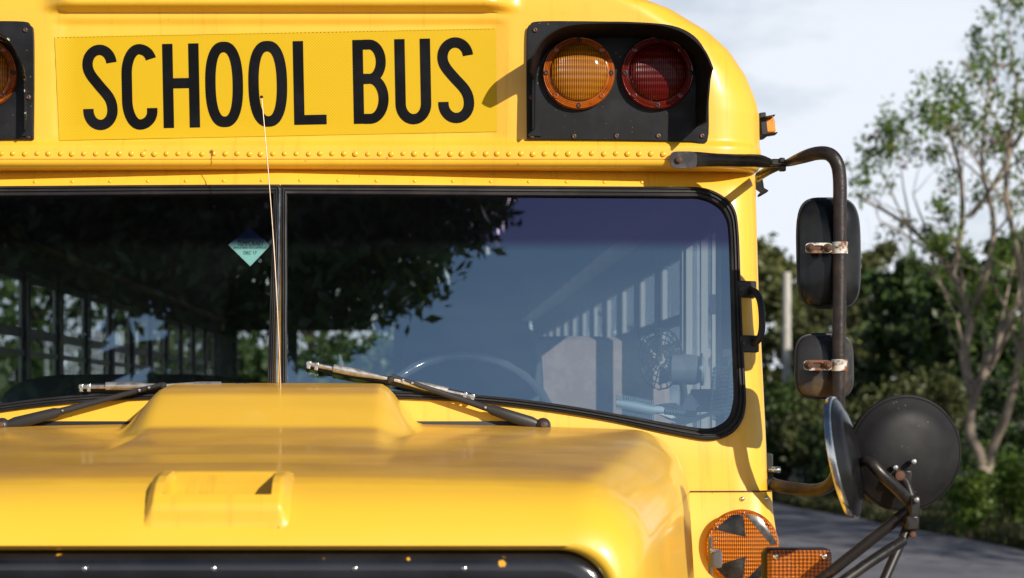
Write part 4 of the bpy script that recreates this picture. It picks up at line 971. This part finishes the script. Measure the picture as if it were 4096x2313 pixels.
bt = empty('water_bottle', D(1818, 1052, 5.20), 'clear ribbed plastic bottle in the lower right corner of the windshield', 'bottle')
mb = MB(); p0, p1 = D(1817, 1052, 5.20), D(1832, 895, 5.26); axb = (p1 - p0).normalized(); Lb = (p1 - p0).length
mb.lathe(p0, axb, [(.01, .004), (.03, 0)] + [(.034 + .003 * math.cos(k * math.pi), .006 + k * (Lb * .72) / 22) for k in range(23)] + [(.030, Lb * .80), (.016, Lb * .92), (.0135, Lb * .95), (.0135, Lb)], 28); mb.build('body', M['clear'], bt, autosmooth=80)
mb = MB(); mb.lathe(p1, axb, [(.0155, -.006), (.0155, .012), (0, .013)], 18); mb.build('cap', M['plasticwhite'], bt)
mb = MB(); mb.box(D(1780, 1008, 5.3), (.075, .06, .06), Matrix.Rotation(R(15), 3, 'Z')); o = mb.build('small_box', M['dash'], None, origin=D(1780, 1020, 5.3), bevel=.004); tag(o, 'small dark box on the dashboard beside the clear bottle', 'box')

# ------------------------------------------------------------------ ground, road
def ground_mat(name, c1, c2, scale, c3=None, bump=.4):
    m = mat(name, c1, .9, var=c2, var_scale=scale, var_lo=.35, var_hi=.65, spots=tuple(q * .62 for q in c1), spots_scale=scale * 2.3, spots_at=.62, bump=bump, bump_scale=scale * 12, detail=9); return m
M['asphalt'] = ground_mat('worn_asphalt', (.115, .115, .135), (.185, .18, .20), 1.2)
M['soil'] = ground_mat('leaf_strewn_soil', (.07, .055, .032), (.05, .065, .022), .8)
mb = MB(); mb.add([(-600, -600, -.06), (600, -600, -.06), (600, 900, -.06), (-600, 900, -.06)], [(0, 1, 2, 3)]); g = mb.build('ground', M['soil'], None, smooth=False); tag(g, kind='structure', label='leaf-strewn verge ground reaching the horizon')
EDGE = [(-30, 9.6), (0, 8.9), (12, 8.2), (23.6, 7.35), (34.8, 6.25), (46, 3.6), (60, -1.5), (80, -11)]
mb = MB(); rows = []
for y in np.arange(-30, 80, 1.5):
    xr = lerp_tab(EDGE, y); rows.append([Vector((xr - 13, y, .0)), Vector((xr - 6, y, .02)), Vector((xr - .3, y, .0)), Vector((xr + .25 * math.sin(y * 1.3) * .4, y, -.03))])
mb.grid(rows); rd = mb.build('road', M['asphalt'], None); tag(rd, kind='structure', label='grey asphalt road striped with tree shadows')

# ------------------------------------------------------------------ vegetation
def leaf_mat(name, c, c2, trl=.35):
    m = bpy.data.materials.new(name); m.use_nodes = True; nt = m.node_tree; nt.nodes.clear(); N = nt.nodes.new; l = nt.links.new
    o = N('ShaderNodeOutputMaterial'); p = N('ShaderNodeBsdfPrincipled'); t = N('ShaderNodeBsdfTranslucent'); mx = N('ShaderNodeMixShader'); mx.inputs[0].default_value = trl
    g = N('ShaderNodeNewGeometry'); n = N('ShaderNodeTexNoise'); n.inputs['Scale'].default_value = 1.7; n.inputs['Detail'].default_value = 4
    l(g.outputs['Position'], n.inputs['Vector']); ad = N('ShaderNodeMath'); ad.operation = 'MULTIPLY_ADD'; ad.inputs[1].default_value = .5
    l(g.outputs['Random Per Island'], ad.inputs[0]); l(n.outputs['Fac'], ad.inputs[2])
    mr = N('ShaderNodeMapRange'); mr.inputs['From Min'].default_value = .45; mr.inputs['From Max'].default_value = 1.05; l(ad.outputs[0], mr.inputs[0])
    c_ = N('ShaderNodeMixRGB'); c_.inputs[1].default_value = (*c, 1); c_.inputs[2].default_value = (*c2, 1); l(mr.outputs[0], c_.inputs[0])
    l(c_.outputs[0], p.inputs['Base Color']); l(c_.outputs[0], t.inputs['Color']); p.inputs['Roughness'].default_value = .5
    l(p.outputs[0], mx.inputs[1]); l(t.outputs[0], mx.inputs[2]); l(mx.outputs[0], o.inputs['Surface']); return m
M['leaf_light'] = leaf_mat('light_green_leaves', (.075, .17, .018), (.20, .27, .04), .45)
M['leaf_dark'] = leaf_mat('dark_green_leaves', (.026, .058, .014), (.07, .115, .026), .25)
M['leaf_olive'] = leaf_mat('olive_leaves', (.075, .095, .028), (.16, .17, .055))
M['leaf_refl'] = leaf_mat('deep_green_leaves', (.02, .05, .008), (.045, .085, .012), .12)
M['flower'] = leaf_mat('pink_blossom', (.45, .10, .25), (.6, .25, .4), .3)
M['grass'] = leaf_mat('verge_grass', (.05, .07, .02), (.13, .12, .045), .25)
M['bark'] = mat('grey_brown_bark', (.24, .19, .145), .85, var=(.34, .28, .21), var_scale=6, bump=.8, bump_scale=40)
M['bark_dark'] = mat('dark_bark', (.045, .036, .028), .9, var=(.08, .06, .045), var_scale=6, bump=.6, bump_scale=40)
def leaves_mesh(name, pts, size, m, aspect=.45, parent=None, kind='stuff', up=.0, origin=None):
    pts = np.asarray(pts, float); n = len(pts)
    d = rng.normal(size=(n, 3)); d[:, 2] -= up; d /= np.linalg.norm(d, axis=1)[:, None]
    e = rng.normal(size=(n, 3)); e -= (e * d).sum(1)[:, None] * d; e /= np.linalg.norm(e, axis=1)[:, None]
    nn_ = np.cross(d, e)
    s = size * rng.uniform(.6, 1.3, n)[:, None]; w = s * aspect
    v = np.stack([pts - d * s * .5, pts - d * s * .05 + e * w * .5 + nn_ * w * .12, pts + d * s * .5, pts - d * s * .05 - e * w * .5 + nn_ * w * .12], 1)
    org = np.array(origin if origin is not None else wloc(parent)); v = (v.reshape(-1, 3) - org)
    me = bpy.data.meshes.new(name); me.vertices.add(4 * n); me.vertices.foreach_set('co', v.ravel())
    me.loops.add(4 * n); me.loops.foreach_set('vertex_index', np.arange(4 * n, dtype=np.int32)); me.polygons.add(n)
    me.polygons.foreach_set('loop_start', np.arange(0, 4 * n, 4, dtype=np.int32)); me.polygons.foreach_set('loop_total', np.full(n, 4, dtype=np.int32))
    me.materials.append(m); me.update(calc_edges=True)
    o = bpy.data.objects.new(name, me); COL.objects.link(o); place(o, parent, org)
    if kind: o['kind'] = kind
    return o
def grow(start, dir_, length, r, depth, segs, tips, spread=.6, gnarl=.22, up=.12, kids=(2, 3)):
    p = Vector(start); d = Vector(dir_).normalized(); n = max(3, int(length / .35)); pts = [p.copy()]; rs = [r]
    for k in range(n):
        d = (d + Vector((random.gauss(0, gnarl), random.gauss(0, gnarl), random.gauss(0, gnarl) + up)) * .5).normalized(); p = p + d * (length / n); pts.append(p.copy()); rs.append(r * (1 - .55 * (k + 1) / n))
        if depth > 0 and k > n * .35 and random.random() < .35:
            sd = (d + Vector((random.gauss(0, 1), random.gauss(0, 1), random.gauss(.2, .6))) * spread).normalized(); grow(p, sd, length * random.uniform(.45, .7), rs[-1] * .55, depth - 1, segs, tips, spread, gnarl, up, kids)
    segs.append((pts, rs))
    if depth <= 0:
        for q in pts[len(pts) // 3:]: tips.append(q)
        return
    for _ in range(random.randint(*kids)):
        sd = (d + Vector((random.gauss(0, 1), random.gauss(0, 1), random.gauss(.1, .7))) * spread).normalized(); grow(p, sd, length * random.uniform(.6, .85), rs[-1] * .8, depth - 1, segs, tips, spread, gnarl, up, kids)
def trunk_obj(segs, m, parent, name='trunk'):
    mb = MB()
    for pts, rs in segs: mb.tube(pts, rs, 8 if rs[0] > .03 else 5, caps=False)
    return mb.build(name, m, parent, fixn=False, autosmooth=None)
def clumps(centres, n, sig): 
    c = np.array([list(q) for q in centres]); idx = rng.integers(0, len(c), n); return c[idx] + rng.normal(size=(n, 3)) * sig

# sparse flowering tree on the right verge
def sparse_tree():
    b = D(2472, 1195, 26.0); b.z = -.06
    t = empty('flowering_tree', b, 'sparse tree with pale forked trunks and thin light green leaves right of the bus', 'tree')
    segs, tips = [], []; Yt = 26.0
    def limb(pl, r0, r1, kids=3, depth=2, ln=1.1):
        P_ = cat_rom([D(x, y, Y) for x, y, Y in pl], 4); n = len(P_); rs = [r0 + (r1 - r0) * k / (n - 1) for k in range(n)]; segs.append((P_, rs))
        for k in range(n // 3, n, max(1, (n - n // 3) // kids)):
            d = (P_[min(k + 1, n - 1)] - P_[k - 1]).normalized(); grow(P_[k], (d + Vector((random.gauss(0, .7), random.gauss(0, .7), random.gauss(.45, .4)))).normalized(), ln * random.uniform(.7, 1.2), rs[k] * .55, depth, segs, tips, .7, .25, .08)
        tips.append(P_[-1])
    limb([(2472, 1230, 26), (2468, 1150, 26), (2440, 1085, 26.1), (2452, 1000, 26.2), (2490, 900, 26.3), (2540, 800, 26.5), (2600, 700, 26.6), (2650, 560, 26.8)], .078, .034, 5, 2, 1.3)
    limb([(2475, 1230, 26), (2500, 1120, 26), (2530, 1050, 25.8), (2560, 930, 25.6), (2580, 780, 25.5), (2560, 640, 25.4), (2530, 480, 25.3), (2545, 330, 25.2), (2560, 180, 25)], .070, .02, 8, 2, 1.2)
    limb([(2452, 1000, 26.2), (2425, 900, 26.3), (2440, 800, 26.4), (2395, 690, 26.5), (2330, 610, 26.6), (2250, 545, 26.7), (2165, 500, 26.8)], .075, .015, 8, 2, .9)
    limb([(2395, 690, 26.5), (2420, 560, 26.4), (2415, 430, 26.3), (2390, 330, 26.2), (2400, 230, 26.2)], .045, .012, 6, 2, .9)
    limb([(2440, 800, 26.4), (2480, 690, 26.0), (2500, 560, 25.8), (2470, 420, 25.7), (2480, 280, 25.6), (2500, 150, 25.6)], .05, .012, 6, 2, .9)
    limb([(2440, 545, 26.1), (2490, 480, 26), (2545, 380, 25.8), (2600, 260, 25.6)], .04, .012, 4, 2, .9)
    limb([(2452, 1000, 26.2), (2430, 960, 26.2), (2425, 890, 26.6), (2405, 800, 27)], .05, .02, 3, 1, .8)
    outl = [Vector(q) for q in ((2135, 380), (2135, 560), (2250, 640), (2290, 760), (2330, 1000), (2380, 1300), (2900, 1300), (2900, -300), (2520, -300), (2490, 20), (2460, 70), (2385, 165), (2325, 190), (2235, 260), (2195, 330))]
    def inside(p):
        x = (1700 + (p.x - CX) * F / p.y) / DS; y = (1600 - (p.z - CZ) * F / p.y) / DS; return inpoly(x, y, outl)
    segs = [(P_, r_) for P_, r_ in segs if all(inside(p) for p in P_)]; tips = [p for p in tips if inside(p)]
    tips = [p for p in tips if any((p - P_[-1]).length < 1.6 for P_, r_ in segs[::2])]
    trunk_obj(segs, M['bark'], t)
    cl = [p for p in tips if random.random() < .55]
    leaves_mesh('crown', clumps(cl, 9000, .075), .085, M['leaf_light'], .5, t)
    leaves_mesh('blossom', clumps(tips[::37], 110, .10), .09, M['flower'], .8, t)
sparse_tree()

def dense_tree(px, topy, wpx, Y, label, m, n=9000, size=.28, trunk=True, group=None, pts=None, name='broadleaf_tree', low=0):
    c = D(px, topy, Y); b = Vector((c.x, Y, -.06)); H = c.z; rw = wpx * DS / F * Y / 2
    t = empty(name, b, label, 'tree', group); segs, tips = [], []
    grow(b, (random.gauss(0, .1), 0, 1), H * .45, .03 * H ** .9 * .6, 3, segs, tips, .75, .2, .06, (2, 3)); trunk_obj(segs, M['bark_dark'], t)
    # crown: lumpy cloud of clumps
    cl = []
    for _ in range(80):
        a, e = random.uniform(0, 2 * math.pi), random.uniform(-1, 1); q = random.uniform(.35, 1) ** .6
        cl.append(Vector((b.x + rw * q * math.cos(a) * math.sqrt(1 - e * e), b.y + rw * q * math.sin(a) * math.sqrt(1 - e * e), low + (H - low) * (.56 + .42 * e * q))))
    k = len(cl); idx = rng.integers(0, k, n); cn = np.array([list(v) for v in cl]); off = rng.normal(size=(n, 3)); off /= np.linalg.norm(off, axis=1)[:, None]
    rad = (np.abs(rng.normal(.0, .55, n)) + .12)[:, None] * rw * .27 * np.array([1.1, 1, .7])
    p = cn[idx] + off * rad; p = p[p[:, 2] > .05]
    leaves_mesh('crown', p, size, m, .55, t)
BG = [
 (1935, 590, 260, 60, 'hazy grey-green tree top behind the pale pole', 'leaf_olive', 15000, .30, 0),
 (2085, 720, 230, 56, 'far olive tree filling the gap between the pole and the mirrors', 'leaf_olive', 12000, .30, 0),
 (2090, 860, 190, 40, 'low dark bush-like tree behind the lower mirror', 'leaf_dark', 7000, .22, 0),
 (2200, 600, 190, 52, 'tall olive tree between the mirrors and the sparse tree', 'leaf_olive', 12000, .26, .5),
 (2290, 620, 250, 40, 'dark broad tree behind the round mirror', 'leaf_dark', 13000, .22, .4),
 (2420, 640, 280, 37, 'dark tree behind the forked trunks', 'leaf_dark', 14000, .22, .6),
 (2360, 590, 300, 58, 'far mid-green tree rising behind the dark ones', 'leaf_mid', 12000, .30, 0),
 (2570, 540, 260, 42, 'tall dark tree at the right edge of the picture', 'leaf_mid', 12000, .25, .6),
]
M['leaf_mid'] = leaf_mat('mid_green_leaves', (.04, .075, .018), (.09, .14, .03), .3)
for px, ty, wp_, Y, lab, m_, n_, sz, lo in BG: dense_tree(px, ty, wp_, Y, lab, M[m_], n_, sz, group='trees beyond the guard rail', low=lo)
def shrub(px, ty, wpx, Y, label, m, n=3500, size=.13):
    c = D(px, ty, Y); H = c.z + .06; rw = wpx * DS / F * Y / 2; t = empty('shrub', (c.x, Y, -.06), label, 'shrub', 'shrubs along the verge')
    mb = MB()
    for _ in range(7):
        a = random.uniform(0, 6.28); mb.tube([Vector((c.x, Y, -.06)), Vector((c.x + rw * .4 * math.cos(a), Y + rw * .4 * math.sin(a), H * .5)), Vector((c.x + rw * .7 * math.cos(a), Y + rw * .7 * math.sin(a), H * .8))], [.025, .015, .006], 5)
    mb.build('stem', M['bark_dark'], t)
    cl = [Vector((c.x + random.gauss(0, .45) * rw, Y + random.gauss(0, .4) * rw, H * random.uniform(.15, .82))) for _ in range(26)]
    p = clumps(cl, n, rw * .16 + .05); p = p[(p[:, 2] > 0) & (p[:, 2] < H * 1.05)]; leaves_mesh('foliage', p, size, m, .5, t)
for a in ((1975, 930, 130, 37, 'dark shrub at the foot of the pale pole', 'leaf_dark'), (2060, 1000, 150, 36, 'dull shrub just right of the bus flank', 'leaf_olive'), (2240, 945, 190, 35, 'grey-green shrub above the round mirror', 'leaf_olive'), (2370, 905, 190, 35, 'olive shrub left of the forked trunks', 'leaf_olive'), (2440, 1185, 80, 25.3, 'small bright green shrub at the base of the forked tree', 'leaf_light'), (2530, 900, 150, 33, 'dark shrub at the right edge behind the trunks', 'leaf_dark'), (2150, 1060, 190, 34, 'dark undergrowth shrub behind the silver-rimmed mirror', 'leaf_dark'), (2330, 1080, 260, 33, 'shaded shrub behind the guard rail by the tripod', 'leaf_dark'), (2545, 1120, 140, 26.5, 'weedy green shrub right of the forked tree', 'leaf_light')):
    shrub(a[0], a[1], a[2], a[3], a[4], M[a[5]], 3800 if a[3] > 30 else 2200, .13 if a[3] > 30 else .09)
for i in range(7):
    x = -9.6 + i * 1.75; c = W(1700 + (x - CX) * F / 32, 1293, 32); shrub(c.x / DS * 0 + (1700 + (x - CX) * F / 32) / DS, (1283 + 14 * (i % 3)) / DS, 190, 32 + .3 * (i % 2), 'dark bush glimpsed through the bus windows, %s from the left in its row' % ('first second third fourth fifth sixth last'.split()[i]), M['leaf_dark'], 14000, .25)
# trees out of frame on the right that shade the verge and the road
for i, (x, y, h, w_) in enumerate(((15.5, 15.5, 8.5, 5.0), (18.5, 21.0, 9.5, 5.5), (21, 29, 10, 6))):
    t = empty('roadside_tree', (x, y, -.06), ['roadside tree nearest the bus, beyond the right edge of view', 'tall roadside tree whose shade stripes the road', 'far roadside tree shading the verge'][i], 'tree', 'trees shading the road')
    segs, tips = [], []; grow((x, y, -.06), (0, 0, 1), h * .4, .16, 3, segs, tips, .8, .2, .05); trunk_obj(segs, M['bark_dark'], t)
    cl = [Vector((x + random.gauss(0, .3) * w_, y + random.gauss(0, .3) * w_, h * random.uniform(.35, 1))) for _ in range(34)]
    leaves_mesh('crown', clumps(cl, 4200, w_ * .09), .26, M['leaf_dark'], .55, t)
for i, (x, y, h, w_, m_) in enumerate(((-7.5, 13, 6.5, 5, 'leaf_light'), (-10, 19, 8, 6, 'leaf_dark'), (-9, 27, 8, 6, 'leaf_dark'), (-6, 36, 8, 7, 'leaf_dark'), (-1.5, 40, 8, 7, 'leaf_mid'), (-13, 33, 9, 7, 'leaf_dark'))):
    t = empty('roadside_tree', (x, y, -.06), ['bright tree seen through the leftmost bus window', 'dark tree seen through the left side windows', 'dark tree seen through the farther left windows', 'dark tree behind the bus, left of its rear door', 'dark tree straight behind the bus', 'dark tree far behind the bus on the left'][i], 'tree', 'trees beyond the bus windows')
    segs, tips = [], []; grow((x, y, -.06), (0, 0, 1), h * .4, .16, 2, segs, tips, .8, .2, .05); trunk_obj(segs, M['bark_dark'], t)
    cl = [Vector((x + random.gauss(0, .3) * w_, y + random.gauss(0, .3) * w_, h * random.uniform(.08, 1))) for _ in range(34)]
    leaves_mesh('crown', clumps(cl, 9500, w_ * .11), .26, M[m_], .55, t)
# grass on the verge
gp = []
for _ in range(26000):
    y = random.uniform(16, 44); x = lerp_tab(EDGE, y) + abs(random.gauss(0, 1)) * 1.2 + .05; gp.append((x, y, random.uniform(.0, .16) - .04))
g = leaves_mesh('verge_grass', gp, .16, M['grass'], .22, None, 'stuff', origin=(7, 30, 0)); g['label'] = 'dry grass and weeds along the road edge'

# guard rail
M['rail'] = mat('weathered_guard_rail', (.10, .105, .125), .55, metal=.3, var=(.06, .06, .075), var_scale=3)
gr_ = empty('guard_rail', (8.2, 30, -.06), 'dark weathered guard rail along the far side of the road', 'guard rail')
RL = [Vector((9.0, 22, .50)), Vector((8.75, 26, .5)), Vector((8.2, 30, .5)), Vector((7.6, 35, .5)), Vector((6.9, 40, .5)), Vector((5.2, 47, .5)), Vector((2, 56, .5))]
RP = cat_rom(RL, 6); prof = [(-.155, 0), (-.12, -.04), (-.07, -.04), (-.03, 0), (.03, 0), (.07, -.04), (.12, -.04), (.155, 0)]
mb = MB(); mb.grid([[p + Vector((dx, 0, dz)) for dz, dx in prof] for p in RP]); mb.build('beam', M['rail'], gr_, autosmooth=20)
pm = MB(); pm.box((0, 0, .28), (.10, .12, .76)); pme = pm.mesh('post', M['rail'], smooth=False)
for p in RP[::3]: inst('post', pme, gr_, (p.x + .06, p.y, -.06))
# pale pole
M['pale'] = mat('pale_concrete', (.50, .48, .43), .8, var=(.42, .40, .36), var_scale=3)
p = D(1979, 685, 43); mb = MB(); mb.lathe((p.x, 43, -.06), (0, 0, 1), [(.10, 0), (.092, p.z - .3), (.088, p.z + .06)], 16)
o = mb.build('utility_pole', M['pale'], None, origin=(p.x, 43, -.06)); tag(o, 'pale slim concrete pole rising from the bushes right of the bus', 'pole')

# ------------------------------------------------------------------ tree standing in front of the bus, seen mirrored in the windshield
def refl(xd, yd, dist):
    p = on_ws(xd, yd) if xd > 707 else None
    if p is None:
        q = on_ws(1414 - xd, yd); Y = q.y
        for _ in range(8): p = D(xd, yd, Y); Y = yw(p.x, p.z)
        p = D(xd, yd, Y)
    s = 1 if xd > 707 else -1; n = Vector((s * .052, -1, .22)).normalized(); d = (p - Vector((CX, 0, CZ))).normalized(); r = d - 2 * d.dot(n) * n
    return p + r * dist
polyR = [Vector(q) for q in ((715, 470), (1282, 470), (1272, 505), (1226, 552), (1200, 588), (1170, 598), (1142, 640), (1098, 690), (1085, 732), (1035, 748), (1000, 738), (955, 795), (920, 802), (872, 848), (820, 880), (768, 892), (715, 830))]
polyL = [Vector(q) for q in ((-30, 470), (700, 470), (700, 990), (365, 990), (465, 925), (480, 810), (430, 740), (225, 740), (205, 990), (-30, 990))]
tr = empty('reflected_tree', (-6.2, -4.6, -.06), 'leafy tree standing before the bus, mirrored in the windshield', 'tree')
lp, nodes = [], []
def leafy(poly, n, gapf):
    xs = [p.x for p in poly]; ys = [p.y for p in poly]; k = 0
    while k < n:
        x, y = random.uniform(min(xs), max(xs)), random.uniform(min(ys), max(ys))
        if not inpoly(x, y, poly) or random.random() < gapf(x, y): continue
        dist = random.uniform(8.0, 9.6); c = refl(x, y, dist); nodes.append(c); k += 1
        for _ in range(random.randint(5, 9)): lp.append(c + Vector((random.gauss(0, .085), random.gauss(0, .085), random.gauss(-.03, .095))))
leafy(polyR, 980, lambda x, y: .10 + .55 * max(0, (x - 850) / 440) * max(0, (y - 470) / 250) + (.35 if (x - 760) / 500 + (y - 480) / 420 > .75 else 0))
leafy(polyL, 2300, lambda x, y: .12 + (.35 if x < 250 and y < 600 else 0) + (.4 if x < 230 and y > 740 else 0) + (.3 if 80 < x < 480 and 640 < y < 740 else 0))
# crown between and around the two mirrored patches
for _ in range(420):
    a, b = refl(random.uniform(100, 700), random.uniform(400, 560), 8.8), refl(random.uniform(722, 1100), random.uniform(380, 520), 8.8); c = a.lerp(b, random.random()) + Vector((random.gauss(0, .2), random.gauss(0, .4), abs(random.gauss(.3, .35))))
    for _ in range(7): lp.append(c + Vector((random.gauss(0, .11), random.gauss(0, .11), random.gauss(0, .11))))
leaves_mesh('crown', lp, .13, M['leaf_refl'], .42, tr, up=.5)
segs = []
base = Vector((-6.2, -4.6, -.06)); fork = Vector((-4.9, -4.2, 3.0)); segs.append(([base, base.lerp(fork, .5) + Vector((.1, 0, .1)), fork], [.28, .22, .17]))
A = [refl(x, y, 8.8) for x, y in ((120, 1000), (190, 960), (330, 900), (470, 870), (600, 800), (690, 700))]
segs.append((cat_rom([fork] + A, 4), [.17 - .13 * k / 24 for k in range(25)]))
for pl in (((190, 960), (230, 880), (300, 800), (400, 700), (480, 620)), ((330, 900), (310, 800), (300, 720), (260, 600), (180, 520)), ((470, 870), (540, 760), (560, 640), (620, 520)), ((120, 640), (160, 560), (260, 505), (330, 480)), ((60, 700), (200, 680), (330, 690), (430, 650))):
    Q = [refl(x, y, 8.8) for x, y in pl]; C_ = cat_rom(Q, 4); segs.append((C_, [.045 - .03 * k / (len(C_) - 1) for k in range(len(C_))]))
mid = refl(690, 600, 8.8); B = [refl(x, y, 8.8) for x, y in ((730, 500), (830, 540), (950, 560), (1080, 540), (1200, 500))]
C_ = cat_rom([A[4], A[5], mid] + B, 4); segs.append((C_, [.05 - .04 * k / (len(C_) - 1) for k in range(len(C_))]))
for pl in (((730, 560), (760, 680), (780, 800), (800, 870)), ((830, 540), (900, 640), (940, 740), (960, 790)), ((950, 560), (1040, 640), (1080, 710))):
    Q = [refl(x, y, 8.8) for x, y in pl]; C_ = cat_rom(Q, 4); segs.append((C_, [.018 - .012 * k / (len(C_) - 1) for k in range(len(C_))]))
trunk_obj(segs, M['bark_dark'], tr)
